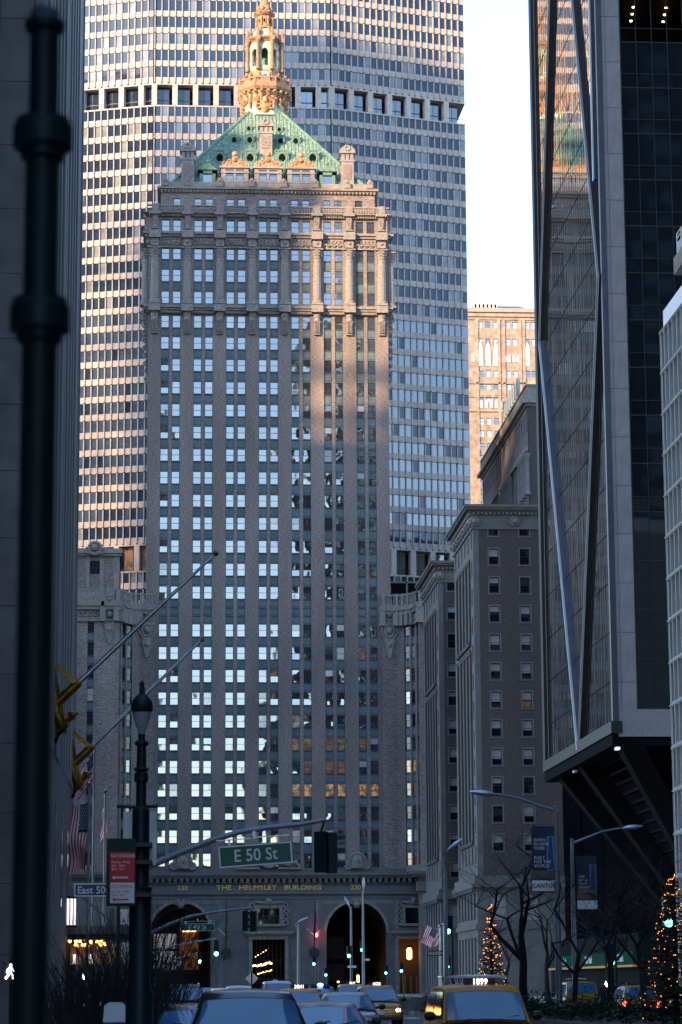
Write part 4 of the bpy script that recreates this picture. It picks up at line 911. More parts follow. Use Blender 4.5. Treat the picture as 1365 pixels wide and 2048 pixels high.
# ================================================================ FAR GOTHIC TOWER, CORNICED BLOCKS
def window_grid(rt, X, cols, rows, w, h, mats, dep=.2, seed=1, name='window', rail=True, fr=.08, vbar=0, blind=None):
    r = random.Random(seed); wm = win_mesh(w, h, rail=rail, fr=fr, vbar=vbar); pms = [pane_mesh(w, h, m, fr=fr) for m in mats]
    ang = math.atan2(X[1][0], X[0][0])
    for x in cols:
        for z in rows:
            p = X @ Vector((x, dep, z)); o = at(wm, name, rt, p, rz=ang); put(r.choice(pms), 'pane', o)
            if blind and r.random() < .8:
                b = blind[r.randrange(len(blind))]; put(b, 'blind', o)
def gothic():
    Y = 700.0; xl, xr = PY(936,800,Y).x, PY(1075,800,Y).x; zt = PY(1000,625,Y).z; z0 = 0
    rt = root('gothic_tower', ((xl+xr)/2, Y+15, 0), 'sunlit tan gothic stone tower in the distance right of concrete slab', 'tower')
    g = MB(); Z = lambda py: PY(1000, py, Y).z; U = lambda px: PY(px, 800, Y).x
    cols = [U(c) for c in (963, 978, 993.5, 1019, 1032.5, 1057, 1070)]
    rows = [Z(p) for p in (650, 684, 748, 773, 798, 843, 868, 893, 918, 944, 970, 996)]
    hw = .75; hh = 1.9
    g.x = Matrix.Translation((0, Y, 0)); rs = sorted((z-hh/2, z+hh/2) for z in rows)
    grid_wall(g, xl, xr, z0, zt, [(c-hw, c+hw) for c in cols], rs, 0, .6); g.x = None; g.box(xl, xr, Y+.61, Y+30, z0, zt)
    part(g, 'wall', 'tan_stone', rt)
    window_grid(rt, Matrix.Translation((0, Y, 0)), cols, [a for a, b in rs], 1.5, 3.8-1.9, ['pane_glass', 'pane_blind'], .3, 2)
    lm = MB(); n = 8; pts = [(-.9,0),(-.9,5.0),(-.55,6.4),(0,7.4),(.55,6.4),(.9,5.0),(.9,0)]
    lm.prism(pts, -.12, -.05, 0); lm.prism([(p[0]*.72, p[1]*.95+.15) for p in pts], -.16, -.125, 1); lmm = lm.mesh('lancet_window', ['stone', 'pane_blind'])
    for c in (963, 978, 993.5, 1057): at(lmm, 'lancet_window', rt, (U(c), Y-.01, Z(733)))
    for c in (948, 1012, 1020, 1030, 1038): o = at(lmm, 'lancet_window', rt, (U(c), Y-.01, Z(725))); o.scale = (.6, 1, .35)
    for c in (963, 973, 983, 993, 1002): o = at(lmm, 'arcade_niche', rt, (U(c), Y-.01, Z(817))); o.scale = (.6, 1, .35)
    g = MB()
    for py, h, o_ in ((634, .5, .5), (768, .4, .35), (795, .3, .3), (824, .5, .5), (640, .3, .3)): g.box(xl-.2, xr+.2, Y-o_, Y-.003, Z(py), Z(py)+h)
    for c in (956, 1000, 1010, 1043, 1050): g.box(U(c)-.4, U(c)+.4, Y-.35, Y-.003, 20, Z(640))
    part(g, 'string_course', 'tan_stone', rt)
    g = MB(); g.box(xl-.6, xr+.6, Y-.6, Y+30.5, zt, zt+1.2); part(g, 'parapet', 'stone', rt)
    g = MB(); g.frus((xl, xr, Y+1.5, Y+29, zt+1.2), (xl+3, xr-4, Y+6, Y+24, Z(601))); part(g, 'roof', 'roof_slate', rt)
    g = MB()
    for k in range(6): x = U(952+k*8); g.box(x, x+.9, Y+1, Y+2.5, zt+1.2, zt+3.0); g.box(x+.15, x+.75, Y+.95, Y+1, zt+1.5, zt+2.7, 1)
    part(g, 'cooling_unit', ['sign_white', 'joint_dark'], rt)
gothic()

def side_block(name, label, X, Y0, Y1, zt, face_px, seed, cornice=True, slots=True, wcols=(991, 1053), wtop=1040, wpitch=57.3, xr=None, nrow=16):
    rt = root(name, (X+8, (Y0+Y1)/2, 0), label, 'building')
    xr = xr or X+24; zc = zt-1.25 if cornice else zt
    Zf = lambda py: PY(wcols[0], py, Y0).z
    g = MB(); cols = [PY(c, 1300, Y0).x for c in wcols]; hw = .62; rows = []
    for k in range(nrow):
        a = Zf(wtop+wpitch*k+31); rows.append((a, a+1.95))
    rows = sorted(q for q in rows if q[0] > 15.0)
    g.x = Matrix.Translation((0, Y0, 0)); grid_wall(g, X+.704, xr, 14.6, zc, [(c-hw, c+hw) for c in cols], rows, 0, .5, 0); g.x = None
    g.box(X+.75, xr, Y0+.55, Y1, 14.6, zc, 0)
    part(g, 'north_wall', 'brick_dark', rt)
    bl = []
    for f in (.35, .5, .5, .62):
        b = MB(); b.box(-hw+.09, hw-.09, .045, .055, 1.95*(1-f), 1.87); bl.append(b.mesh('blind', ['pane_blind']))
    window_grid(rt, Matrix.Translation((0, Y0, 0)), cols, [a for a, b in rows], hw*2, 1.95, ['dark_glass', 'dark_glass', 'dark_glass', 'dark_glass', 'dark_glass', 'dark_glass', 'pane_dim'], .22, seed, blind=bl)
    sm = MB(); h_ = 1.95; sm.box(-hw-.14, -hw-.002, -.05, .1, -.12, h_+.16); sm.box(hw+.002, hw+.14, -.05, .1, -.12, h_+.16); sm.box(-hw, hw, -.05, .1, h_+.002, h_+.16); sm.box(-hw-.2, hw+.2, -.1, .1, -.2, -.122); smm = sm.mesh('window_surround', ['limestone'])
    for c in cols:
        for a, b in rows: at(smm, 'window_surround', rt, (c, Y0, a))
    # avenue side: stone piers with narrow slots and a deep panel of columns
    g = MB(); L = Y1-Y0; MX = XF(X, Y1, 0, -90); g.x = MX
    ns = max(4, int(L/3.4)); pit = L/ns; cs = [(pit*(k+.5)-.55, pit*(k+.5)+.55) for k in range(ns)]; rws = []
    z = 16.2
    while z < zc-3: rws.append((z, z+2.1)); z += 3.55
    grid_wall(g, 0, L, 14.6, zc, cs, rws, 0, .7, 0); part(g, 'avenue_wall', 'stone_base', rt)
    wm = win_mesh(1.1, 2.1); ps = [pane_mesh(1.1, 2.1, 'dark_glass'), pane_mesh(1.1, 2.1, 'pane_glass')]
    rr = random.Random(seed+5)
    for a, b in cs:
        for c, d in rws: o = at(wm, 'window', rt, MX @ Vector(((a+b)/2, .3, c)), rz=R_(-90)); put(ps[rr.random() > .75], 'pane', o)
    p = MB(); p.x = MX
    for z0, z1 in ((19, zc-17), (zc-15.5, zc-5.5)):
        p.box(L*.16, L*.84, -.16, -.004, z1, z1+.5); p.box(L*.16, L*.84, -.3, -.004, z0-.5, z0)
        for k in range(ns): x = pit*(k+1); p.box(x-.45, x+.45, -.22, -.004, z0, z1) if .15 < x/L < .86 else None
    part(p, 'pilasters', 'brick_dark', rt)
    # cornice
    if cornice:
        c = MB(); 
        for o_, za, zb in ((.2, zc, zc+.4), (.45, zc+.4, zc+.62), (.95, zc+.62, zc+.9), (1.15, zc+.903, zc+1.25)): c.box(X-o_, xr, Y0-o_, Y1+o_, za, zb)
        c.box(X-.1, xr, Y0-.1, Y1+.1, zc-1.5, zc-.003); c.box(X-.2, xr, Y0-.2, Y1+.2, zc-1.75, zc-1.5)
        co = part(c, 'cornice', 'stone_base', rt)
        d = MB(); k = 0
        while k < 16: d.box(X+k, X+k+.25, Y0-.55, Y0-.2, zc+.1, zc+.398); k += .52
        k = 0
        while k < L: d.box(X-.5, X-.2, Y0+k, Y0+k+.25, zc+.1, zc+.398); k += .52
        part(d, 'dentil_row', 'stone', co, kind='stuff')
        lm = MB(); lm.sph((0,0,0), .42, n=9); lm.sph((0,-.3,-.14), .24, n=7); lm.torus((0,0,0), .5, .15, n=12, k=5); lmm = lm.mesh('lion_mask', ['ornament_stone'], smooth=True)
        at(lmm, 'lion_mask', co, (X+.2, Y0-.3, zc-.75)); at(lmm, 'lion_mask', co, (X+5.2, Y0-.25, zc-.75))
        for k in range(max(3, int(L/2.6))): at(lmm, 'lion_mask', co, (X-.3, Y0+1.2+k*2.6, zc-.75), rz=R_(-90))
    # stone base with tall openings
    b = MB(); b.x = MX; cs2 = [(1.0+k*(L-1)/6, 1.0+k*(L-1)/6+(L/6)*.55) for k in range(6)]
    grid_wall(b, -.2, L+.2, 0, 13.2, cs2, [(.2, 7.2), (9.4, 12.6)], -.15, .7); b.x = Matrix.Translation((0, Y0, 0)); grid_wall(b, X+.7, xr, 0, 13.2, [(c-1.0, c+1.0) for c in cols], [(9.2, 12.4)], -.15, .7); b.x = None
    b.box(X+.8, xr, Y0+.8, Y1, 0, 13.2, 1); b.box(X-.8, xr, Y0-.8, Y1+.8, 13.2, 13.7); b.box(X-.5, xr, Y0-.5, Y1+.5, 13.7, 14.6); b.box(X-.4, xr, Y0-.4, Y1+.4, 8.2, 8.8)
    bo = part(b, 'stone_base', ['stone_base', 'shop_dark'], rt)
    d = MB(); d.x = MX; k = 0
    while k < L: d.box(k, k+.3, -.75, -.16, 12.7, 13.198); k += .7
    part(d, 'dentil_row', 'stone_base', bo, kind='stuff')
    wm2 = win_mesh(2.0, 3.2); pp = pane_mesh(2.0, 3.2, 'pane_blind')
    for c in cols: o = at(wm2, 'window', bo, (c, Y0+.2, 9.2)); put(pp, 'pane', o)
    return rt
XW = 37.0
c1 = PX(945.4, 1018.4, XW); c2 = PX(909.9, 1072.6, XW)
side_block('brick_block', 'brown brick block with heavy stone cornice and lion masks beside glass tower', XW, c1.y, c2.y+1, PX(941.5,986,XW-1.2).z, None, 3, xr=XW+10.6)
d1 = PX(876, 1127, XW); d2 = PX(849, 1170, XW)
side_block('brick_block', 'narrower corniced brick block wedged between brown brick tower and its larger twin', XW, d1.y, d2.y+2, PX(872.5,1101,XW-1.2).z, None, 8, wcols=(905, 960), wtop=1150, nrow=12)

def far_block():
    X = 58.0; a = PX(1055, 800, X); b = PX(965, 940, X); Y0, Y1 = a.y, b.y; zt = PX(1053.7, 773.5, X).z
    rt = root('stone_block', (X+10, (Y0+Y1)/2, 0), 'grey stone block with columned upper storeys receding above nearer brick block', 'building')
    L = Y1-Y0; MX = XF(X, Y1, 0, -90); g = MB(); g.x = MX; n = 22; pit = L/n; zc = zt-2.6
    cs = [(pit*(k+.5)-.6, pit*(k+.5)+.6) for k in range(n)]; rows = [(zc-5.0, zc-1.6), (zc-15.5, zc-9.0), (zc-22, zc-17.5), (zc-28, zc-24)]; rows = sorted(rows)
    grid_wall(g, 0, L, 0, zc, cs, rows, 0, .8); g.x = None; g.box(X+.8, X+30, Y0+.81, Y1, 0, zc); g.box(X+.01, X+30, Y0, Y0+.8, 0, zc)
    part(g, 'wall', 'limestone', rt)
    for a_, b_ in cs:
        for c_, d_ in rows:
            q = MB(); q.x = MX; q.box(a_, b_, .5, .6, c_, d_, 0); q.box(a_, b_, .42, .5, (c_+d_)/2-.06, (c_+d_)/2+.06, 1); part(q, 'window', ['dark_glass' if random.random() < .6 else 'pane_glass', 'sash'], rt)
    cl = MB(); cl.lathe([(.6,0),(.6,.4),(.42,.6),(.36,6.0),(.6,6.6),(.65,7.0)], 10); clm = cl.mesh('column', ['limestone'], smooth=True)
    for k in range(n+1):
        if (k % 9) in (1,2,3,4) or k in (14,15): at(clm, 'column', rt, MX @ Vector((pit*k, -.25, zc-15.8)))
    c = MB(); c.box(X-.3, X+30, Y0-.3, Y1+.3, zc-.8, zc-.4); c.box(X-.9, X+30, Y0-.9, Y1+.9, zc-.4, zc+.2); c.box(X-.15, X+30, Y0-.15, Y1+.15, zc+.2, zt); c.box(X-.35, X+30, Y0-.35, Y1+.35, zt, zt+.2); c.box(X-.4, X-.003, Y0, Y1, zc-8.4, zc-7.6)
    part(c, 'cornice', 'stone', rt)
    g = MB(); g.box(X+.1, X+30, Y0-.12, Y0-.003, 20, zc-.9); part(g, 'north_brick_face', 'brick_dark', rt)
    an = MB()
    for k in range(7):
        x = X+.8; y = Y0+16+k*3; an.tube([(x, y, zt+.2), (x, y, zt+4.5)], .08, 5)
        for q in range(2): an.box(x-.25, x+.25, y+q*.8-.2, y+q*.8+.2, zt+2.2, zt+4.8+q*.6)
    part(an, 'rooftop_antennas', 'pole_grey', rt)
far_block()

# ================================================================ BRONZE GLASS TOWER
def glass_tower():
    X = 40.2; Y0 = PX(1232, 1460, X).y; Y1 = PX(1095, 1500, X).y; zb = 24.4; zt = 230.0
    rt = root('glass_tower', (X+18, (Y0+Y1)/2, 0), 'dark bronze glass tower with diagonal braces mirroring the brick tower', 'tower')
    g = MB(); g.add([(X, Y0+.6, zb+.8), (X, Y1-1.2, zb+.8), (X, Y1-1.2, zt), (X, Y0+.6, zt)], [(0,3,2,1)])
    o = put(g.mesh('avenue_glazing', ['mirror_glass'], ORG[rt.name], fix=False), 'avenue_glazing', rt)
    m = MB(); m.box(-.008, .03, -.03, .03, 0, 1); mm = m.mesh('mullion', ['bronze_dark'])
    n = 30
    for k in range(1, n):
        y = Y0+.6+(Y1-Y0-1.8)*k/n; q = at(mm, 'mullion', rt, (X-.01, y, zb+.8)); q.scale = (1,1,zt-zb-.8)
    tr = MB(); z = zb+4.6
    while z < zt: tr.box(X-.02, X+.02, Y0+.6, Y1-1.2, z, z+.09); z += 4.6
    part(tr, 'floor_lines', 'joint_dark', rt)
    # corner posts and braces standing proud of the glazing
    cp = MB(); cp.box(X-.42, X+.2, Y1-1.2, Y1+.4, zb, zt); cp.box(X-.22, X-.12, Y1-2.6, Y1-2.2, zb, zt); part(cp, 'corner_post', 'bronze_dark', rt)
    cp = MB(); cp.box(X-.25, X+.3, Y0-.1, Y0+.6, zb, zt); part(cp, 'corner_post', 'bronze_blue', rt)
    bot = MB(); bot.box(X-.45, X+.6, Y0-.2, Y1+.4, zb-.3, zb+.8); part(bot, 'sill_beam', 'bronze_dark', rt)
    def brace(a, b, matn, w=.55, t=.95):
        A = PX(*a, X-t*.5); B = PX(*b, X-t*.5); d = (B-A).normalized(); s = Vector((0, d.z, -d.y))*w; q = MB(); ex = Vector((t*.5, 0, 0))
        q.add([A-s-ex, A+s-ex, A+s+ex, A-s+ex, B-s-ex, B+s-ex, B+s+ex, B-s+ex], [(0,3,2,1),(4,5,6,7),(0,1,5,4),(1,2,6,5),(2,3,7,6),(3,0,4,7)])
        ro = part(q, 'diagonal_brace', matn, rt)
        e = MB(); e.tube([A-s-ex*1.05, B-s-ex*1.05], .07, 5); part(e, 'bright_edge', 'aluminium', ro)
    brace((1111,-260), (1083,690), 'bronze_dark', .5, .42); brace((1083,682), (1160,1495), 'bronze_blue', .5, .42); brace((1124,-260), (1201,552), 'bronze_dark', .45, .38); brace((1202,547), (1162,1495), 'bronze_dark', .45, .42); brace((1178,-260), (1193,360), 'bronze_blue', .35, .5)
    # north side: stone clad pier built of panels, then dark panes
    pw = PY(1275, 1400, Y0).x - X
    pn = MB(); pn.box(X+.32, X+pw, Y0+.25, Y0+2, zb-.2, zt); part(pn, 'pier_core', 'joint_dark', rt)
    a = MB(); a.box(0, .30, 0, .26, 0, 1); am = a.mesh('stone_panel', ['granite_panel']); b = MB(); b.box(0, 1, 0, .26, 0, 1); bm_ = b.mesh('stone_panel', ['granite_panel'])
    z = zb-.2; ph = 4.6
    while z < zt:
        q = at(am, 'stone_panel', rt, (X+.32, Y0, z+.02)); q.scale = (1,1,ph-.04)
        q = at(bm_, 'stone_panel', rt, (X+.65, Y0-.01, z+.02)); q.scale = (pw-.68,1,ph-.04); z += ph
    cols = 9; cw = 1.52; x0 = X+pw+.1; r = random.Random(2)
    pm = MB().add([(0,0,0),(1,0,0),(1,0,1),(0,0,1)], [(0,1,2,3)]).mesh('pane', ['dark_glass'], fix=False)
    z = zb+2.0; lit_z = PY(1280, 30, Y0).z
    lits = []
    while z < zt:
        for k in range(cols):
            if abs(z+2.0-lit_z) < 2.4 and k < 5: lits.append((x0+k*cw, z)); continue
            for q0, q1 in ((0, 1.35), (1.42, 4.5)):
                q = at(pm, 'pane', rt, (x0+k*cw+.03, Y0+.35, z+q0), rz=r.uniform(-.006,.006), rx=r.uniform(-.006,.006)); q.scale = (cw-.06, 1, q1-q0)
        z += 4.6
    g = MB(); 
    for k in range(cols+1): g.box(x0+k*cw-.035, x0+k*cw+.035, Y0+.25, Y0+.42, zb+2, zt)
    z = zb+2
    while z < zt: g.box(x0, x0+cols*cw, Y0+.27, Y0+.40, z-.1, z+.02); g.box(x0, x0+cols*cw, Y0+.29, Y0+.40, z+1.35, z+1.42); z += 4.6
    part(g, 'curtain_wall_grid', 'bronze_dark', rt)
    g = MB(); g.box(x0, x0+30, Y0+8, Y0+8.3, zb, zt); g.box(X+.5, X+.8, Y0+3, Y1-2, zb, zt); g.box(x0+cols*cw, x0+40, Y0+.4, Y0+1, zb, zt); g.box(X+.85, X+40, Y0+8.4, Y1-.2, zb, zt); part(g, 'inner_core', 'recess_dark', rt)
    if lits:
        g = MB(); xa, xb = min(p[0] for p in lits), max(p[0] for p in lits)+cw; za = lits[0][1]
        g.box(xa, xb, Y0+7, Y0+7.2, za, za+4.5); g.box(xa, xb, Y0+.5, Y0+7.2, za-.1, za); g.box(xa, xb, Y0+.5, Y0+7.2, za+4.5, za+4.6); part(g, 'lit_office', 'shop_dark', rt)
        for i in range(3):
            for j in range(2): g = MB(); g.sph((xa+1.6+j*3.2+.2*i, Y0+1.5+i*1.8, za+4.0), .14, n=8, sz=.6); part(g, 'ceiling_lamp', 'lamp_warm', rt)
    so = MB(); so.box(X+.2, X+40, Y1-.18, Y1-.02, zb, zt); part(so, 'south_glazing', 'tower_glass_clear', rt)
    so = MB(); z = zb
    while z < zt: so.box(X+.2, X+40, Y1-.019, Y1+.1, z, z+1.1); z += 4.6
    for k in range(14): so.box(X+.4+k*2.9, X+.9+k*2.9, Y1-.019, Y1+.15, zb, zt)
    part(so, 'south_bands', 'concrete', rt)
    bs = MB(); bs.box(X+.3, x0+14, Y0-.02, Y0+.5, zb-.6, zb+1.9); bs.box(X+.3, X+2, Y0+.5, Y1, zb-.6, zb-.3); part(bs, 'stone_sill', 'granite_panel', rt)
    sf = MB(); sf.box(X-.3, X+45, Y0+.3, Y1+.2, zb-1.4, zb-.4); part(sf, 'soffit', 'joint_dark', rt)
    # splayed legs under the overhang and the set-back lobby
    for (ya, yb) in ((Y0+1.0, Y0+16), (Y0+24, Y0+20), (Y0+38, Y0+24)):
        for dx in (0, 9.5):
            q = MB(); A = Vector((X+1.2+dx, ya, zb-1)); B = Vector((X+17+dx*.6, yb, 0)); w = 1.1
            q.add([A+Vector((-w,-w,0)), A+Vector((w,-w,0)), A+Vector((w,w,0)), A+Vector((-w,w,0)), B+Vector((-w,-w,0)), B+Vector((w,-w,0)), B+Vector((w,w,0)), B+Vector((-w,w,0))], [(0,3,2,1),(4,5,6,7),(0,1,5,4),(1,2,6,5),(2,3,7,6),(3,0,4,7)])
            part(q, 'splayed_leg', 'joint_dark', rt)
    lb = MB(); lb.box(X+16, X+44, Y0+8, Y1-6, 0, zb-1.4); part(lb, 'lobby', 'shop_dark', rt)
    sl_ = MB()
    for k in range(22): sl_.add([(X+2.5+k*.62, Y0+6, zb-1.6-k*.95), (X+3.0+k*.62, Y0+6, zb-1.6-k*.95), (X+3.0+k*.62, Y1-4, zb-1.6-k*.95), (X+2.5+k*.62, Y1-4, zb-1.6-k*.95), (X+2.5+k*.62, Y0+6, zb-1.3-k*.95), (X+3.0+k*.62, Y0+6, zb-1.3-k*.95), (X+3.0+k*.62, Y1-4, zb-1.3-k*.95), (X+2.5+k*.62, Y1-4, zb-1.3-k*.95)], [(0,3,2,1),(4,5,6,7),(0,1,5,4),(1,2,6,5),(2,3,7,6),(3,0,4,7)])
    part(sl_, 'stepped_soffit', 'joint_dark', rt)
    for px, py in ((1237,1497), (1152,1543)):
        p = PX(px, py, X-.2); q = MB(); q.box(p.x-.25, p.x+.1, p.y-.5, p.y+.5, p.z-.12, p.z+.1); part(q, 'soffit_lamp', 'lantern_lit' if px > 1200 else 'aluminium', rt)
    # bank frontage at street level
    bk = MB(); bk.box(X+2, X+14, Y0+2, Y1+14, 0, 6.2, 0); bo = part(bk, 'bank_frontage', 'shop_dark', rt)
    s = MB(); s.box(X+1.4, X+2-.003, Y0+2, Y1+14, 3.3, 4.5, 0); s.box(X+1.35, X+2, Y0+2, Y1+14, 3.1, 3.298, 1); part(s, 'green_fascia', ['awning_green', 'sign_orange'], bo)
    for y in (Y0+9, Y0+27, Y0+44):
        me = text_mesh('M&T Bank', 1.0, 'sign_white', .02); at(me, 'fascia_lettering', bo, (X+1.35, y, 3.9), rz=R_(-90))
glass_tower()
def dark_backdrop():
    rt = root('dark_backdrop', (66, 332, 0), 'near black backdrop added for the dark under the glass tower overhang', 'building')
    g = MB(); g.box(XW+11.5, 100, 322, 350, 0, 56); part(g, 'wall', 'shop_dark', rt)  # added backdrop, stands in for the darkness below the overhang
    m = MB(); m.box(-.08, .08, -.12, 0, 0, 56); mm = m.mesh('mullion', ['joint_dark'])
    for k in range(20): at(mm, 'mullion', rt, (XW+12+k*2.6, 321.99, 0))
dark_backdrop()

# ================================================================ WHITE GRID BUILDING (RIGHT EDGE)
def white_grid():
    X = XW; Y1 = PX(1326, 906, X).y; L = 48.0; Y0 = Y1-L; zt = PX(1321, 655, X).z
    rt = root('white_grid_building', (X+12, Y1-L/2, 0), 'pale precast building with deep honeycomb window grid at right edge', 'building')
    g = MB(); g.box(X+1.6, X+26, Y0, Y1-.3, 0, zt-.3); g.box(X+.05, X+1.6, Y1-.5, Y1-.05, 0, zt-.3); part(g, 'core', 'white_precast', rt)
    fh = 3.19; pit = 1.62; rows = int((zt-4)/fh); ncol = 18
    cell = MB(); w = pit/2; d = .75                     # one hooded cell: slanted reveals round a pane
    cell.add([(-w,0,0),(w,0,0),(w,0,fh),(-w,0,fh),(-w+.1,0,.2),(w-.1,0,.2),(w-.1,0,fh-.12),(-w+.1,0,fh-.12),(-w+.28,d,.75),(w-.28,d,.75),(w-.28,d,fh-.3),(-w+.28,d,fh-.3)],
        [(0,1,5,4),(1,2,6,5),(2,3,7,6),(3,0,4,7),(4,5,9,8),(5,6,10,9),(6,7,11,10),(7,4,8,11)]); cm = cell.mesh('grid_cell', ['white_precast'])
    pn = MB().add([(-w+.28,d-.02,.75),(w-.28,d-.02,.75),(w-.28,d-.02,fh-.3),(-w+.28,d-.02,fh-.3)], [(0,1,2,3)]).mesh('pane', ['dark_glass'], fix=False)
    for r_ in range(rows):
        for k in range(ncol):
            o = at(cm, 'grid_cell', rt, (X, Y1-.1-pit*(k+.5), zt-.4-fh*(r_+1)), rz=R_(-90)); put(pn, 'pane', o)
    g = MB()
    for r_ in range(rows+1): g.box(X-.06, X+.3, Y0+1, Y1, zt-.4-fh*r_-.05, zt-.4-fh*r_+.05)
    part(g, 'joint_strip', 'white_precast', rt)
    a = PX(1323, 645, X+.3); g = MB(); g.box(X+.25, X+26, Y0, Y1-.4, zt-.3, zt+1.3); part(g, 'white_coping', 'roof_membrane', rt)
    zs = PX(1343, 550, X).z; ys = PX(1343, 550, X).y; g = MB(); g.box(X+.2, X+24, Y0, ys, zs, zs+1.3); part(g, 'terrace_slab', 'tan_stone', rt)
    g = MB(); g.box(X+3, X+22, Y0, ys-2, zt+1.3, zs); part(g, 'setback_storey', 'shop_dark', rt)
    g = MB(); g.box(X+.4, X+.5, Y0, ys-.3, zs+1.3, zs+2.2, 1)
    for h in (2.3, 2.75, 3.1): g.tube([(X+.45, Y0, zs+h), (X+.45, ys-.3, zs+h)], .045, 6, 0)
    for k in range(12): g.tube([(X+.45, ys-.3-k*1.6, zs+1.3), (X+.45, ys-.3-k*1.6, zs+3.1)], .04, 6, 0)
    part(g, 'terrace_railing', ['aluminium', 'pole_grey'], rt)
white_grid()

# ================================================================ LIMESTONE HOTEL (LEFT)
XL = -5.7
def hotel():
    yf = PX(160, 560, XL).y; ym = PX(97, 700, XL).y; Y0 = 66.0; zt = 84.0
    rt = root('limestone_hotel', (XL-10, 126.0, 0), 'grey limestone hotel with tall fluted ribs along the left side', 'building')
    ym = 96.0; L = yf-ym; MX = XF(XL, ym, 0, 90)         # local x runs away from the camera, y into the building
    zb = PX(150, 1590, XL).z
    g = MB(); g.box(XL-24, XL-.3, ym+.25, yf-.02, 0, zt); g.box(XL-.3, XL, ym+.25, yf, 0, zb); part(g, 'wall', 'limestone', rt)
    n = 15; pit = L/n
    rb = MB(); rb.box(0, pit*.62, 0, .3, 0, 1); rb.box(pit*.16, pit*.46, -.09, .01, 0, 1); rbm = rb.mesh('rib', ['limestone_rib'])
    wide = MB(); wide.box(0, pit*.8, -.12, .3, 0, 1); wm_ = wide.mesh('rib', ['limestone_rib'])
    for k in range(n):
        o = at(wm_ if k % 5 == 3 else rbm, 'rib', rt, MX @ Vector((k*pit+.3, .03, zb)), rz=R_(90)); o.scale = (1,1,zt-zb)
    cor = MB(); cor.box(XL-.3, XL+.12, yf-.5, yf, zb, zt); part(cor, 'corner_pier', 'limestone_rib', rt)
    # end wall facing the camera, faced with stone slabs
    sl_ = random.Random(6); slabs = {}
    cw_ = 1.35; x = XL; ci = 0
    while x > XL-5.5:
        z = .2 + (ci % 2)*1.2; hs = 2.6
        while z < zt:
            h_ = min(hs, zt-z); b = MB(); b.box(x-cw_+.012, x-.012, ym+sl_.uniform(-.012,.012), ym+.3, z+.012, z+h_-.012); part(b, 'stone_slab', 'limestone', rt); z += h_
        x -= cw_; ci += 1
    g = MB(); g.box(XL-24, x, ym, ym+.25, 0, zt); part(g, 'end_wall', 'limestone', rt)
    g = MB(); g.box(XL+.01, XL+.35, ym+.5, ym+2.6, 0, zt); part(g, 'corner_pier', 'limestone_rib', rt)
    zs = PX(42, 1475, XL).z; sw = MB(); sw.box(XL-.3, XL+.02, ym+3.2, ym+4.4, 3.5, zs); part(sw, 'slot_window', 'dark_glass', rt)
    # low frontage windows beyond the pier
    for k in range(4):
        o = MB(); o.x = XF(XL, ym, 0, 90); x = L*.42+k*L*.15; zw = PX(140,1650,XL).z
        o.box(x, x+1.1, -.02, .0, 5.6, zw-.8*k*0); part(o, 'slot_window', 'dark_glass', rt)
    # marquee
    Ym = 140.0; a = PY(122,1850,Ym); b = PY(300,1868,Ym); mq = MB(); zt_ = PY(200,1852,Ym).z; zb_ = PY(200,1868,Ym).z
    mq.box(XL, b.x, Ym, Ym+9, zb_, zt_, 0); mq.box(XL, b.x-.2, Ym+.2, Ym+8.8, zb_-.3, zb_-.003, 1); mq.box(b.x-2.2, b.x-1.9, Ym-.02, Ym+.3, zt_, zt_+.9, 0)
    mo = part(mq, 'marquee', ['limestone', 'bronze_dark'], rt)
    for q in range(4):
        t = MB(); t.tube([(XL+.05, Ym+.4+q*2.5, PY(125,1770,Ym).z), (b.x-1.9, Ym+.4+q*2.5, zt_+.1)], .09, 6); part(t, 'marquee_stay', 'pole_grey', mo)
    r = random.Random(9)
    for px, py in ((140,1882),(152,1882),(160,1882),(172,1890),(182,1884),(195,1884),(203,1882),(209,1888),(152,1890),(166,1890),(201,1890)):
        p = PY(px, py, Ym+1.5); q = MB(); q.sph(p, .10, n=6); part(q, 'marquee_bulb', 'lamp_amber', mo)
    # facade lantern with lit glass strips
    p0, p1 = PX(125,1795,XL+.5), PX(150,1850,XL+.5); ln = MB(); yc = 138.0; zA, zB = PY(137,1850,yc).z, PY(137,1797,yc).z; xa = PY(126,1820,yc).x
    ln.box(xa-.05, xa+.75, yc-.05, yc+.5, zA-.12, zA, 0); ln.box(xa-.05, xa+.75, yc-.05, yc+.5, zB, zB+.12, 0)
    lo = part(ln, 'facade_lantern', 'bronze_dark', rt)
    for k in range(4):
        q = MB(); q.box(xa+k*.18+.04, xa+k*.18+.145, yc, yc+.3, zA, zB); part(q, 'lit_strip', 'lantern_lit', lo)
    dr = MB(); dr.box(XL-.4, XL+.02, Ym-2, Ym+10, .2, 4.0); part(dr, 'entrance_recess', 'shop_dark', rt)
    for px, py in ((149,1918),(176,1918),(183,1918)):
        p = PY(px, py, Ym-.5); q = MB(); q.box(p.x-.08, p.x+.08, p.y, p.y+.1, p.z-.25, p.z+.25); part(q, 'door_light', 'lantern_lit', rt)
    yl = MB(); yl.box(XL+.03, XL+2.6, Ym+3, Ym+3.3, zb_-1.6, zb_-.5); part(yl, 'warm_transom', 'pane_dim', rt)
hotel()

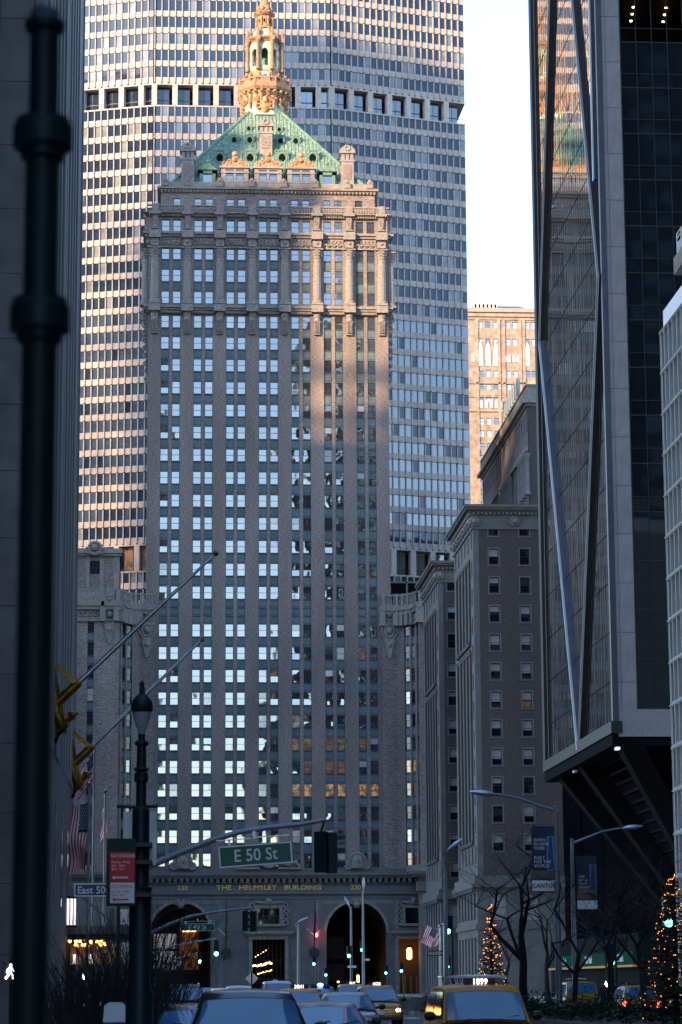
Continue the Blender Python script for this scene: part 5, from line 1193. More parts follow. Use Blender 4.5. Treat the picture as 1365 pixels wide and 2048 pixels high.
# ================================================================ CITY OUTSIDE THE FRAME: added towers shape the sun patches, avenue rows show in the glass
def plain_block(x0, x1, y0, y1, h, matn, label, step=0.0):
    rt = root('offscreen_block', ((x0+x1)/2, (y0+y1)/2, 0), label, 'building')
    g = MB(); g.box(x0+.4, x1-.4, y0+.4, y1-.4, 0, h-1, 1)
    nx, ny = max(2, int((x1-x0)/7)), max(2, int((y1-y0)/7)); z = 0
    for k in range(nx+1): x = x0+(x1-x0-1.6)*k/nx; g.box(x, x+1.6, y0, y0+.5, 0, h); g.box(x, x+1.6, y1-.5, y1, 0, h)
    for k in range(ny+1): y = y0+(y1-y0-1.6)*k/ny; g.box(x0, x0+.5, y, y+1.6, 0, h); g.box(x1-.5, x1, y, y+1.6, 0, h)
    while z < h-2: g.box(x0+.05, x1-.05, y0+.05, y1-.05, z, z+1.5); z += 4.0
    g.box(x0, x1, y0, y1, h-2, h)
    if step: g.box(x0+step, x1-step, y0+step, y1-step, h, h+step)
    part(g, 'facade', [matn, 'tower_glass'], rt); return rt
def shade_block(xa, xb, Yt, Zt, Yc, dep, matn, label, frame=None):   # shades the strip xa..xb up to Zt of whatever stands at distance Yt
    dx = SUN_TX*(Yt-Yc); h = Zt+SUN_TZ*(Yt-Yc); rt = plain_block(xa-dx, xb-dx, Yc-dep/2, Yc+dep/2, h, matn, label)  # unseen tower, added and sized only to block the sun there
    if frame:                                             # lattice added on top or beside to break the sunlight into patches
        fx0, fx1, fh, px, pz = frame; r = random.Random(int(Zt)); g = MB(); x = xa+fx0-dx; zt = h+fh
        x1 = xb+fx1-dx; z0 = h if fx1 <= 0 else 0
        while x < x1: g.box(x, x+r.uniform(.5,1.7), Yc-.5, Yc+.5, 0, zt-r.uniform(0,fh*.5)); x += px*r.uniform(.7,1.35)
        z = h-40
        while z < zt: g.box(xa+fx0-dx, x1, Yc-.4, Yc+.4, z, z+r.uniform(.7,2.2)); z += pz*r.uniform(.7,1.4)
        for k in range(14):                               # loose panels added to dapple the light further
            xx = r.uniform(xa+fx0-dx, x1-2); zz = r.uniform(h-6, zt-3); g.box(xx, xx+r.uniform(1.5,4), Yc-.62, Yc-.55, zz, zz+r.uniform(2,6))
        part(g, 'dapple_frame', 'bronze_dark', rt)
shade_block(-4.5, 21, 505, 152, 250, 8, 'limestone', 'unseen slim stone tower added left of the avenue to shade the concrete slab', (0, 0, 26.0, 4.0, 8.0))
shade_block(21.2, 57, 510, 193, 250, 8, 'concrete', 'tallest unseen slab, added off to the left to shade the concrete tower')
shade_block(-24, 13.5, 434, 149, 262, 8, 'brick', 'unseen brick tower behind the lower brick one, added to shade the copper roof')
shade_block(-24, 18.5, 420, 137, 262, 8, 'brick', 'unseen brick tower off to the left, added to shade the brown brick tower', (42.5, 3.5, 0.0, 7.0, 22.0))
shade_block(-150, -5, 505, 66, 250, 12, 'limestone', 'unseen long stone block far off to the left, added to shade the slab base', (115, 3, 95.0, 6.0, 11.5))
shade_block(18.7, 56, 420, 91, 275, 8, 'stone', 'unseen lower stone block off to the left, added to bound the sun patch', (0, 0, 20.0, 7.5, 9.0))
plain_block(-288, -10, 56, 64, 250, 'concrete', 'unseen wide concrete slab off to the left, added to shade the street buildings')  # unseen slab added to hold the sun off the street buildings
plain_block(XW, XW+40, 70, 132, 190, 'bronze_dark', 'dark office block beside the camera on the right')
plain_block(XW, XW+40, -20, 55, 78, 'brick', 'brick apartment block behind the camera on the right')
plain_block(XW+6, XW+50, -130, -40, 160, 'bronze_dark', 'tall bronze office block behind the camera on the right')
plain_block(XW, XW+40, -260, -150, 95, 'white_precast', 'pale office block far behind the camera on the right')
plain_block(XW, XW+40, -420, -280, 120, 'limestone', 'stone office block farthest behind the camera on the right')
plain_block(-60, XL-3, -20, 48, 17, 'brick', 'low brick church hall beside the camera on the left')
plain_block(-120, -45, -140, 48, 170, 'concrete', 'tall slab set back behind the low church hall')
plain_block(-44, XL-4, -130, -40, 45, 'limestone', 'stone apartment block behind the camera on the left')
plain_block(-60, XL-6, -420, -150, 130, 'stone', 'stone office block far behind the camera on the left')

# ================================================================ STREET FURNITURE
def near_pole():
    Y = 4.3; x = PY(74, 1000, Y).x; Z = lambda py: PY(74, py, Y).z; k = Y/FPX
    rt = root('signal_post', (x, Y, .15), 'blurred dark green post with two wide collars close at left edge', 'post')
    g = MB(); g.lathe([(36*k, .15), (36*k, Z(700)), (35*k, Z(300))], 24, (x, Y, 0)); part(g, 'shaft', 'green_paint', rt, True)
    g = MB(); g.lathe([(31*k, Z(300)), (30*k, Z(65))], 24, (x, Y, 0)); g.lathe([(40*k, Z(62)), (42*k, Z(55)), (42*k, Z(45)), (34*k, Z(38)), (30*k, Z(25)), (14*k, Z(12)), (2*k, Z(6))], 24, (x, Y, 0)); part(g, 'finial', 'green_paint', rt, True)
    for a, b in ((238, 322), (598, 688)):
        g = MB(); g.lathe([(38*k, Z(b)), (46*k, Z(b-4)), (48*k, Z(b-20)), (62*k, Z(b-26)), (62*k, Z(a+16)), (56*k, Z(a+12)), (56*k, Z(a+2)), (36*k, Z(a-2))], 24, (x, Y, 0)); part(g, 'collar', 'green_paint', rt, True)
near_pole()
def lamp_post():
    Y = 31.0; x = PY(281, 1800, Y).x; k = Y/FPX; Z = lambda py: PY(281, py, Y).z
    rt = root('lamp_post', (x, Y, .15), 'dark green ornate lamp post with bell lantern carrying parking signs', 'lamp post')
    c = (x, Y, 0)
    g = MB(); g.lathe([(27*k, .15), (27*k, Z(1985)), (22*k, Z(1975)), (22*k, Z(1780)), (17*k, Z(1770)), (17*k, Z(1620)), (10*k, Z(1612)), (10*k, Z(1560)), (9*k, Z(1490)), (6*k, Z(1470))], 16, c); part(g, 'shaft', 'green_paint', rt, True)
    for a, b, r in ((1545, 1565, 14), (1535, 1543, 15), (1482, 1492, 14), (1772, 1782, 24), (1468, 1474, 8)):
        g = MB(); g.lathe([(r*.8*k, Z(b)), (r*k, Z(b-3)), (r*k, Z(a+3)), (r*.8*k, Z(a))], 16, c); part(g, 'collar', 'green_paint', rt, True)
    g = MB(); g.lathe([(19*k, Z(1424)), (22*k, Z(1420)), (22*k, Z(1412)), (20*k, Z(1402)), (12*k, Z(1392)), (6*k, Z(1388)), (6*k, Z(1378)), (4*k, Z(1375)), (5*k, Z(1366)), (1*k, Z(1361))], 20, c); part(g, 'lantern_hood', 'green_paint', rt, True)
    g = MB(); g.lathe([(5*k, Z(1470)), (11*k, Z(1452)), (17*k, Z(1436)), (19*k, Z(1425))], 20, c); part(g, 'lantern_globe', 'lamp_glass', rt, True)
    g = MB(); g.tube([(x-48*k, Y, Z(1612)), (x-20*k, Y, Z(1614)), (x+33*k, Y, Z(1612))], 3.5*k, 8); part(g, 'cross_bar', 'green_paint', rt, True)
    # white banner behind the post
    a, b = PY(247, 1623, Y+.15), PY(313, 1730, Y+.15); g = MB(); n = 10; vs = []; fs = []
    for i in range(n+1):
        t = i/n
        for j in range(7): vs.append((a.x+(b.x-a.x)*j/6, Y+.16+.02*math.sin(j*2+t*5), a.z+(b.z-a.z)*t))
    for i in range(n):
        for j in range(6): fs.append((i*7+j, i*7+j+1, i*7+j+8, i*7+j+7))
    g.add(vs, fs); part(g, 'blank_banner', 'sign_white', rt, True)
    # parking regulation signs
    def plate(px0, py0, px1, py1, matn, Yo, name='sign_plate'):
        a, b = PY(px0, py0, Y-Yo), PY(px1, py1, Y-Yo); g = MB(); g.box(a.x, b.x, Y-Yo, Y-Yo+.02, b.z, a.z); return part(g, name, matn, rt), a, b
    plate(214, 1677, 272, 1812, 'green_paint', .26)
    sr, a, b = plate(221, 1704, 269, 1763, 'sign_red', .29, 'red_sign'); sw, c_, d_ = plate(221, 1765, 269, 1806, 'sign_white', .29, 'white_sign')
    def tx(s, px, py, size, m, par, sx=.85):
        me = text_mesh(s, size*k*1.35, m, .002, sx, 'LEFT'); p = PY(px, py, Y-.3); at(me, 'sign_lettering', par, (p.x, Y-.295, p.z))
    tx('NO STANDING', 223, 1712, 7, 'sign_white', sr, .72); tx('Monday - Friday', 223, 1724, 5.2, 'sign_white', sr, .8); tx('7am - 10am', 223, 1731, 5.2, 'sign_white', sr, .8); tx('4pm - 7pm', 223, 1738, 5.2, 'sign_white', sr, .8)
    tx('NO PARKING', 223, 1773, 7, 'sign_red', sw, .72); tx('Monday - Friday', 223, 1783, 5.2, 'sign_red', sw, .8); tx('10am - 4pm', 223, 1790, 5.2, 'sign_red', sw, .8)
    for py, m, par in ((1755, 'sign_white', sr), (1799, 'sign_red', sw)):
        p0, p1 = PY(224, py, Y-.3), PY(257, py, Y-.3); g = MB(); g.box(p0.x+.03, p1.x, Y-.297, Y-.291, p0.z-.009, p0.z+.009); g.prism([(p0.x, p0.z), (p0.x+.035, p0.z+.024), (p0.x+.035, p0.z-.024)], Y-.297, Y-.291); part(g, 'sign_arrow', m, par)
    g = MB(); 
    for py in (1690, 1725, 1790): g.box(x-23*k, x+23*k, Y-.25, Y+.18, Z(py+5), Z(py-3))
    part(g, 'sign_clamps', 'pole_dark', rt)
lamp_post()
def street_name_sign():
    Y = 64.0; a, b = PY(149, 1767, Y), PY(236, 1793, Y); xp = PY(237, 1800, Y).x
    rt = root('street_name_sign', (xp, Y, .15), 'blue East 50th street name sign half hidden behind parking signs', 'sign')
    g = MB(); g.box(a.x, b.x+.2, Y, Y+.03, b.z, a.z); po = part(g, 'sign_plate', 'sign_blue', rt)
    g = MB(); t = .03
    for q in ((a.x, b.x+.2, a.z-t, a.z), (a.x, b.x+.2, b.z, b.z+t), (a.x, a.x+t, b.z+t, a.z-t)): g.box(q[0], q[1], Y-.012, Y-.002, q[2], q[3])
    part(g, 'sign_border', 'sign_white', po)
    me = text_mesh('East 50th', .25, 'sign_white', .004, .95, 'LEFT', off=.004); p = PY(155, 1781, Y); at(me, 'sign_lettering', po, (p.x, Y-.012, p.z))
    g = MB(); g.tube([(xp, Y+.03, .15), (xp, Y+.03, a.z+.1)], .05, 8); part(g, 'sign_post', 'pole_dark', rt)
street_name_sign()

def signal_mesh():
    g = MB(); g.box(-.17, .17, -.12, .12, -.55, .55, 0)
    for z in (.36, 0, -.36):
        n = 10; vs = []; fs = []
        for i in range(n+1):
            a = math.pi*i/n; vs += [(.15*math.cos(a), -.12, z+.15*math.sin(a)), (.15*math.cos(a), -.36, z+.13*math.sin(a)+.02)]
        for i in range(n): fs.append((2*i, 2*i+1, 2*i+3, 2*i+2))
        g.add(vs, fs)
    return g.mesh('signal_head', ['green_paint'])
SIG = signal_mesh()
def lens_mesh(m):
    g = MB(); g.sph((0,0,0), .14, n=12); me = g.mesh('lit_lens', [m], smooth=True); me.transform(Matrix.Diagonal((1,.35,1,1))); return me
LENS_G, LENS_R = lens_mesh('lamp_green'), lens_mesh('lamp_red')
def mast_arm(Y, pts, sign, sz, heads, label, base_px, thick, group='mast arm traffic signals'):
    xb = PY(base_px, 1900, Y).x; rt = root('mast_arm_signal', (xb, Y, .15), label, 'traffic signal', group)
    P = [PY(px, py, Y) for px, py in pts]
    g = MB(); g.tube(P, [thick*(1-.45*i/(len(P)-1)) for i in range(len(P))], 8); part(g, 'arm', 'pole_grey', rt, True)
    g = MB(); g.tube([(xb, Y, .15), (xb, Y, P[0].z+1.2)], [.14, .09], 10); g.tube([(xb, Y, P[0].z), P[0]], .07, 8); part(g, 'pole', 'pole_dark', rt, True)
    if sign:
        (px0, py0, px1, py1, txt, tilt, size) = sign; a, b = PY(px0, py0, Y-.12), PY(px1, py1, Y-.12); w = b.x-a.x; h = a.z-b.z; cx, cz = (a.x+b.x)/2, (a.z+b.z)/2
        so = put(MB().box(-w/2, w/2, 0, .025, -h/2, h/2).mesh('name_plate', ['sign_green']), 'name_plate', rt, Vector((cx, Y-.12, cz))-ORG[rt.name], (0, R_(tilt), 0))
        g = MB(); t = h*.07
        for q in ((-w/2, w/2, h/2-t, h/2), (-w/2, w/2, -h/2, -h/2+t), (-w/2, -w/2+t, -h/2+t, h/2-t), (w/2-t, w/2, -h/2+t, h/2-t)): g.box(q[0], q[1], -.012, -.002, q[2], q[3])
        put(g.mesh('sign_border', ['sign_white']), 'sign_border', so)
        put(text_mesh(txt, size, 'sign_white', .004, .9, off=.004), 'sign_lettering', so, (0, -.012, -.01))
        g = MB(); g.box(-w*.52, -w*.05, .0, .03, h*.75, h*.80); g.box(.02, w*.48, .0, .03, h*.78, h*.83); g.box(-w*.36, -w*.33, .0, .03, h*.5, h*.8); g.box(w*.30, w*.33, .0, .03, h*.5, h*.8); g.box(-.03, .03, 0, .03, h*.75, h*1.1)
        put(g.mesh('hanger_rail', ['aluminium']), 'hanger_rail', so)
    for hx, hz, rz, lit in heads:
        p = PY(hx, hz, Y); o = at(SIG, 'signal_head', rt, p, rz=R_(rz)); o.scale = (sz,)*3
        if lit: put(LENS_G, 'lit_lens', o, (0, -.16, -.36))
    if heads:
        g = MB(); p = PY(heads[0][0], heads[0][1], Y); g.tube([P[-1], (p.x, Y, p.z+.55*sz)], .035, 6); part(g, 'hanger', 'pole_dark', rt)
    return rt
mast_arm(60., [(292,1735),(360,1706),(420,1682),(480,1664),(540,1655),(600,1649),(650,1640)], (438,1688,585,1731,'E 50 St',-4.2,.40), 0.86, [(643,1704,160,False),(664,1706,98,False)], 'green E 50 St sign and signal heads on long curved mast arm', 283, .085)
mast_arm(142., [(303,1866),(340,1848),(380,1833),(430,1824),(503,1815)], (361,1847,430,1862,'E 49 St',0,.40), 1.0, [(491,1842,75,False),(507,1843,165,False)], 'green E 49 St sign hanging from mast arm before the left arch', 296, .10)
mast_arm(222., [(305,1907),(345,1893),(390,1884),(433,1877)], None, 1.25, [(433,1897,0,True)], 'mast arm with green light hanging in front of the left arch pier', 300, .10)
mast_arm(300., [(318,1930),(350,1918),(398,1905)], (322,1923,362,1931,'E 47 St',0,.40), 1.3, [(400,1915,0,True)], 'farthest mast arm with green light inside the left arch', 312, .10)

def cobra(Y, px, top, arm, label, banner=None, group='grey cobra head street lamps', flip=1, hook=False):
    p = PY(px, 1900, Y); rt = root('street_lamp', (p.x, Y, .15), label, 'street lamp', group); zt = PY(px, top, Y).z; x = p.x
    g = MB(); g.lathe([(.26, .16), (.26, .7), (.15, .8), (.14, 1.5), (.085, zt)], 12, (x, Y, 0)); g.sph((x, Y, zt), .1); part(g, 'pole', 'pole_grey', rt, True)
    P = [PY(a, b, Y) for a, b in arm]
    g = MB(); g.tube(P, [.07, .06, .05, .045, .04][:len(P)], 8); part(g, 'arm', 'pole_grey', rt, True)
    d = (P[-1]-P[-2]).normalized(); e = P[-1]; L = .95
    g = MB(); g.tube([e-d*.1, e+d*.15, e+d*.5, e+d*L], [.05, .12, .13, .05], 8); h = part(g, 'lamp_head', 'aluminium', rt, True)
    if banner:
        (px0, py0, px1, py1, lines, foot) = banner; a, b = PY(px0, py0, Y-.05), PY(px1, py1, Y-.05); w = b.x-a.x; H = a.z-b.z
        def rect(z0, z1, m, nm, par, yo, x0=0., x1=1.):
            n = 8; vs = []; fs = []
            for i in range(n+1):
                z = b.z+H*(z0+(z1-z0)*i/n)
                for j in range(5): u = x0+(x1-x0)*j/4; vs.append((a.x+w*u, Y-.05-yo+.03*math.sin(u*3+z*2), z))
            for i in range(n):
                for j in range(4): fs.append((i*5+j, i*5+j+1, i*5+j+6, i*5+j+5))
            return part(MB().add(vs, fs), nm, m, par, True)
        bo = rect(.17, 1, 'banner_navy', 'banner', rt, 0); rect(.30, .86, 'banner_sky', 'banner_picture', bo, .012, .62, .97); rect(.19, .32, 'banner_sand', 'banner_picture', bo, .014); rect(0, .165, 'sign_white', 'banner_foot', bo, 0)
        tow = MB(); tow.prism([(a.x+w*.66, b.z+H*.35), (a.x+w*.92, b.z+H*.35), (a.x+w*.84, b.z+H*.84), (a.x+w*.74, b.z+H*.84)], Y-.1, Y-.095); part(tow, 'printed_tower', 'sign_blue', bo)
        for s_, fy, sz_ in lines: at(text_mesh(s_, sz_, 'sign_white', .004, .95, 'LEFT'), 'banner_lettering', bo, (a.x+w*.08, Y-.11, b.z+H*fy))
        if foot: at(text_mesh(foot, .24, 'sign_blue', .004, 1.0, off=.006), 'banner_lettering', bo, (a.x+w*.5, Y-.09, b.z+H*.082))
        g = MB(); g.tube([(x, Y, a.z+.03), (a.x if abs(a.x-x) > abs(b.x-x) else b.x, Y-.05, a.z+.03)], .03, 6); g.tube([(x, Y, b.z-.03), (a.x if abs(a.x-x) > abs(b.x-x) else b.x, Y-.05, b.z-.03)], .03, 6); part(g, 'banner_rod', 'pole_dark', rt)
    return rt

cobra(108., 1117, 1615, [(1117,1622),(1080,1612),(1040,1597),(1005,1590),(985,1588)], 'tall grey street lamp on median with white-footed blue banner', (1063,1655,1113,1782, [('BORN', .80, .19), ('IN NEW', .735, .19), ('YORK', .67, .19), ('BUILT', .52, .19), ('FOR THE', .455, .19), ('WORLD', .39, .19)], 'CANTOR'))
cobra(132., 1149, 1680, [(1149,1685),(1175,1675),(1205,1663),(1230,1658),(1250,1656)], 'farther grey street lamp with arm to the right and dim blue banner', (1153,1714,1196,1818, [('THE', .62, .19), ('BANK', .55, .19), ('THAT', .48, .19), ('NEVER', .41, .19), ('SLEEPS', .34, .19)], None))
cobra(142., 893, 1745, [(893,1760),(888,1735),(887,1718),(893,1704),(899,1699)], 'slim grey lamp pole with hooked top before the corniced brick blocks')
cobra(230., 727, 1782, [(727,1790),(726,1786),(728,1782),(728,1779),(728,1776)], 'thin grey lamp pole standing in front of the right arch')
cobra(250., 703, 1815, [(703,1822),(701,1818),(700,1816),(699,1813),(698,1811)], 'second thin pole just left of the right arch centre')
cobra(236., 597, 1850, [(597,1856),(592,1852),(590,1850),(594,1846),(598,1844)], 'small grey pole between the lobby door and the right arch')

def ped_signal(Y, px, py, label, lit='g', sign=None, red=False):
    p = PY(px, py, Y); rt = root('post_signal', (p.x+.25, Y, .15), label, 'traffic signal', 'post mounted traffic signals')
    g = MB(); g.tube([(p.x+.25, Y, .15), (p.x+.25, Y, p.z+.9)], .07, 8); g.box(p.x, p.x+.25, Y-.03, Y+.03, p.z+.3, p.z+.36); part(g, 'post', 'pole_dark', rt)
    o = at(SIG, 'signal_head', rt, (p.x, Y, p.z+.36)); put(LENS_G, 'lit_lens', o, (0, -.16, -.36))
    if sign:
        (s, dx, dz, right) = sign; g = MB(); g.box(p.x+dx-.46, p.x+dx+.46, Y-.16, Y-.13, p.z+dz-.15, p.z+dz+.15); so = part(g, 'one_way_sign', 'sign_black', rt)
        g = MB(); c = p.x+dx; z = p.z+dz; q = 1 if right else -1; g.box(min(c-q*.4, c+q*.2), max(c-q*.4, c+q*.2), Y-.175, Y-.162, z-.09, z+.09); g.prism([(c+q*.2, z-.13), (c+q*.42, z), (c+q*.2, z+.13)], Y-.175, Y-.162); ao = part(g, 'white_arrow', 'sign_white', so)
        at(text_mesh('ONE WAY', .12, 'sign_black', .002, .9), 'sign_lettering', ao, (c-q*.1, Y-.18, z))
ped_signal(150., 896, 1863, 'large green signal on post by the slim lamp pole', sign=('ONE WAY', -.75, -1.25, True))
ped_signal(210., 895, 1934, 'small green signal below the flag at the brick block corner')
ped_signal(232., 698, 1912, 'green signal on post in the left half of the right arch', sign=('ONE WAY', .25, -.95, False))
ped_signal(270., 724, 1900, 'green signal on pole at the middle of the right arch', sign=('ONE WAY', .4, -1.0, False))
ped_signal(300., 628, 1928, 'green signal below the blue wall flag')
ped_signal(330., 652, 1950, 'green signal at the left foot of the right arch')
ped_signal(330., 772, 1946, 'green signal at the right foot of the right arch')
ped_signal(300., 803, 1942, 'green signal before the side portal with amber lantern')
ped_signal(128., 1222, 1926, 'green signal among bare trees beside the bank front')
ped_signal(90., 1336, 1846, 'green signal high beside the lit tree at right edge')

def walk_sign(Y, px, py, label, s=1.):
    p = PY(px, py, Y); rt = root('walk_signal', (p.x, Y+.1, .15), label, 'walk signal', 'pedestrian walk signals')
    g = MB(); g.box(p.x-.2*s, p.x+.2*s, Y, Y+.18, p.z-.22*s, p.z+.22*s); g.tube([(p.x, Y+.2, .15), (p.x, Y+.2, p.z+.3)], .05, 8); part(g, 'housing', 'sign_black', rt)
    g = MB(); q = lambda a, b: (p.x+a*s, Y-.012, p.z+b*s)
    g.sph(q(.01, .15), .033*s, n=7); g.tube([q(0,.10), q(-.01,-.01)], .034*s, 6); g.tube([q(-.01,-.01), q(.06,-.09), q(.07,-.18)], .02*s, 5); g.tube([q(-.01,-.01), q(-.05,-.09), q(-.11,-.17)], .02*s, 5); g.tube([q(0,.09), q(.07,.03), q(.10,-.02)], .016*s, 5); g.tube([q(0,.09), q(-.07,.04), q(-.08,-.03)], .016*s, 5)
    part(g, 'lit_walking_figure', 'lamp_white', rt)
walk_sign(64., 21, 1943, 'blurred lit walking figure at the far left edge')
walk_sign(150., 166, 1953, 'small lit walking figure below the hotel marquee')
walk_sign(180., 1212, 1968, 'lit walking figure right of the yellow minivan')

def diamond(Y, px, py, r, label):
    p = PY(px, py, Y); rt = root('work_sign', (p.x, Y, 0.0), label, 'sign', 'backs of diamond work signs')
    s = r*Y/FPX; g = MB(); g.prism([(p.x-s, p.z), (p.x, p.z-s), (p.x+s, p.z), (p.x, p.z+s)], Y-.02, Y); part(g, 'sign_plate', 'aluminium', rt)
    g = MB(); g.tube([(p.x, Y-.05, .02), (p.x, Y-.05, p.z+s)], .035, 6)
    for q in (-1, 1): g.tube([(p.x, Y-.05, .9), (p.x+q*.5, Y-.3, .02)], .03, 6)
    part(g, 'sign_stand', 'pole_dark', rt)
diamond(118., 504, 1957, 13, 'larger grey diamond sign back left of the lobby door')
diamond(150., 551, 1966, 9.5, 'smaller grey diamond sign back right of the lobby door')
diamond(110., 309, 1963, 9, 'pale diamond sign edge behind the lamp post foot')

# jersey barrier, bus shelter, bins
def barrier():
    a, b = PZ(790, 2029), PZ(848, 2026); Y = a.y; x0, x1 = a.x, PY(848, 2020, Y).x+.8
    rt = root('concrete_barrier', ((x0+x1)/2, Y, 0), 'grey concrete road barrier between yellow taxi and minivan taxi', 'barrier')
    n = 3
    for k in range(n):
        g = MB(); u0 = x0+(x1-x0)*k/n+.02; u1 = x0+(x1-x0)*(k+1)/n-.02
        prof = [(-.3, 0), (-.3, .1), (-.14, .3), (-.1, .85), (.1, .85), (.14, .3), (.3, .1), (.3, 0)]
        g.add([(u0, Y+p[0], p[1]) for p in prof] + [(u1, Y+p[0], p[1]) for p in prof], [tuple(range(8)), tuple(range(8, 16))] + [(i, (i+1)%8, 8+(i+1)%8, 8+i) for i in range(8)]); part(g, 'barrier_block', 'limestone', rt)
barrier()
def shelter():
    Y = 160.; a, b = PY(884, 1953, Y), PY(946, 1978, Y); rt = root('news_kiosk', ((a.x+b.x)/2, Y+1, 0), 'pale patterned kiosk roof beyond the minivan taxi', 'kiosk')
    g = MB(); g.box(a.x, b.x, Y, Y+2.2, .0, a.z-.05); part(g, 'cabin', 'sign_navy', rt)
    g = MB()
    for k in range(7): x = a.x+(b.x-a.x)*k/6; g.box(x-.03, x+.03, Y-.03, Y-.002, 1.3, a.z)
    for k in range(6):
        x = a.x+(b.x-a.x)*k/6; w = (b.x-a.x)/6; g.tube([(x, Y-.02, 1.35), (x+w/2, Y-.02, a.z-.1), (x+w, Y-.02, 1.35)], .05, 5)
    g.box(a.x-.05, b.x+.05, Y-.05, Y+2.25, a.z-.05, a.z+.03); part(g, 'white_lattice', 'sign_white', rt)
shelter()

# ================================================================ FLAGS
def us_flag(par, P, U, V, wav=.12, seed=0, name='flag_cloth'):      # P top hoist corner, U along the fly, V down the hoist
    r = random.Random(seed); NX, NY = 26, 26; U, V = Vector(U), Vector(V); N = U.cross(V).normalized(); cells = {0: MB(), 1: MB(), 2: MB()}
    def pt(i, j, off=0.):
        u, v = i/NX, j/NY; w = wav*U.length*(math.sin(u*9+v*2.5+seed)*.5+math.sin(u*5-v*4)*.4)*(.25+u)
        return P + U*u*(1-.06*math.sin(v*3)) + V*v + N*(w+off)
    for j in range(NY):
        for i in range(NX):
            m = 2 if (i < NX*.4 and j < NY*7/13) else (0 if (j//2) % 2 == 0 else 1)
            cells[m].add([pt(i,j), pt(i+1,j), pt(i+1,j+1), pt(i,j+1)], [(0,1,2,3)])
    ro = part(cells[0], 'red_stripes', 'flag_red', par, True); part(cells[1], 'white_stripes', 'flag_white', par, True); part(cells[2], 'blue_canton', 'flag_blue', par, True)
    st = MB()
    for a in range(9):
        for b in range(11 if 0 else 6 - a % 2):
            i = (b+.5+(a % 2)*.5)*NX*.4/6; j = (a+.5)*NY*7/13/9; c = pt(i, j, -.02) ; c2 = pt(i, j, .02); s = U.length*.014
            for cc in (c, c2):
                vs = []
                for k in range(10): t = math.pi*k/5; q = s if k % 2 == 0 else s*.4; vs.append(cc + U.normalized()*q*math.sin(t) - V.normalized()*q*math.cos(t))
                st.add(vs, [tuple(range(10))])
    part(st, 'stars', 'flag_white', par)
def facade_pole(a, b, label):
    A = PX(*a, XL+.1); B = PY(*b, A.y); rt = root('facade_flagpole', A, label, 'flagpole', 'flagpoles on the hotel front')
    g = MB(); g.tube([A, A+(B-A)*.5, B], [.13, .11, .06], 12); part(g, 'pole', 'aluminium', rt, True)
    g = MB(); g.sph(B, .14, n=12); part(g, 'gold_ball', 'gold_leaf', rt, True)
    d = (B-A).normalized(); g = MB(); n = 10
    g.tube([A-d*.4, A+d*1.5], [.24, .19], 12)
    for k in range(n):
        t = 2*math.pi*k/n; s = d.cross(Vector((0,1,0))).normalized(); c = d.cross(s); o_ = (s*math.cos(t)+c*math.sin(t))*.22; g.tube([A-d*.3+o_, A+d*1.45+o_*.8], .04, 5)
    part(g, 'fluted_socket', 'gold_leaf', rt, True)
    # gilded brace wing from the wall to the pole, and eagle shaped bracket below
    M_ = A+d*1.35; W = M_+Vector((-.98,0,.86)); g = MB(); w = .10
    e = (M_-W).normalized(); s = e.cross(Vector((0,1,0))).normalized()
    g.add([W-s*w+Vector((0,-.18,0)), W+s*w+Vector((0,-.18,0)), W+s*w+Vector((0,.18,0)), W-s*w+Vector((0,.18,0)), M_-s*w*1.3+Vector((0,-.18,0)), M_+s*w*1.3+Vector((0,-.18,0)), M_+s*w*1.3+Vector((0,.18,0)), M_-s*w*1.3+Vector((0,.18,0))], [(0,3,2,1),(4,5,6,7),(0,1,5,4),(1,2,6,5),(2,3,7,6),(3,0,4,7)])
    g.tube([M_-d*.16, M_+d*.16], .17, 10); part(g, 'gilded_brace', 'gold_leaf', rt)
    g = MB(); g.tube([A+Vector((-.1,0,1.3)), A+Vector((-.02,0,.2)), A+Vector((.05,0,-.5)), A+Vector((.35,0,-1.0)), A+Vector((.0,0,-1.8))], [.12,.22,.36,.3,.12], 10); g.sph(A+Vector((.75,-.05,-.55)), .24, n=8); g.tube([A+Vector((.3,0,-.8)), A+Vector((.7,0,-.6)), A+Vector((1.05,0,-.4))], [.25,.2,.06], 8)
    for q in range(5): g.tube([A+Vector((-.05,-.1+q*.05,1.4)), A+Vector((.02+q*.05,0,.1)), A+Vector((.1+q*.1,0,-1.4))], [.05,.09,.04], 5)
    part(g, 'eagle_bracket', 'gold_leaf', rt, True)
    return rt
facade_pole((112,1408), (432,1107), 'upper steel flagpole with gold ball angled from hotel front')
facade_pole((146,1530), (405,1279), 'lower steel flagpole angled out above the hanging flags')
def hung_flag(top, Y, U, V, label, pole_top, group='national flags by the hotel', seed=1):
    P = PY(*top, Y); pt = PY(*pole_top, Y); rt = root('national_flag', (pt.x, Y, .15), label, 'flag', group)
    g = MB(); g.tube([(pt.x, Y, .15), (pt.x, Y, pt.z)], .07, 8); part(g, 'flagstaff', 'aluminium', rt); g = MB(); g.sph((pt.x, Y, pt.z+.12), .16, n=8); part(g, 'staff_ball', 'chrome', rt, True)
    us_flag(rt, P, U, V, seed=seed)
k = 140/FPX
hung_flag((190,1500), 146., (-38*k, 0.6, -58*k), (4*k, .2, -45*k), 'stars and stripes drooping highest beside the hotel', (190,1492), seed=2)
hung_flag((180,1606), 134., (-8*k, .5, -132*k), (-34*k, .3, -6*k), 'largest flag hanging straight down in front of hotel corner', (179,1574), seed=5)
hung_flag((213,1612), 150., (-2*k, .4, -78*k), (-8*k, 1.2, -4*k), 'narrow furled flag on the thin staff nearest the lamp post', (211,1588), seed=8)
kk = 250/FPX
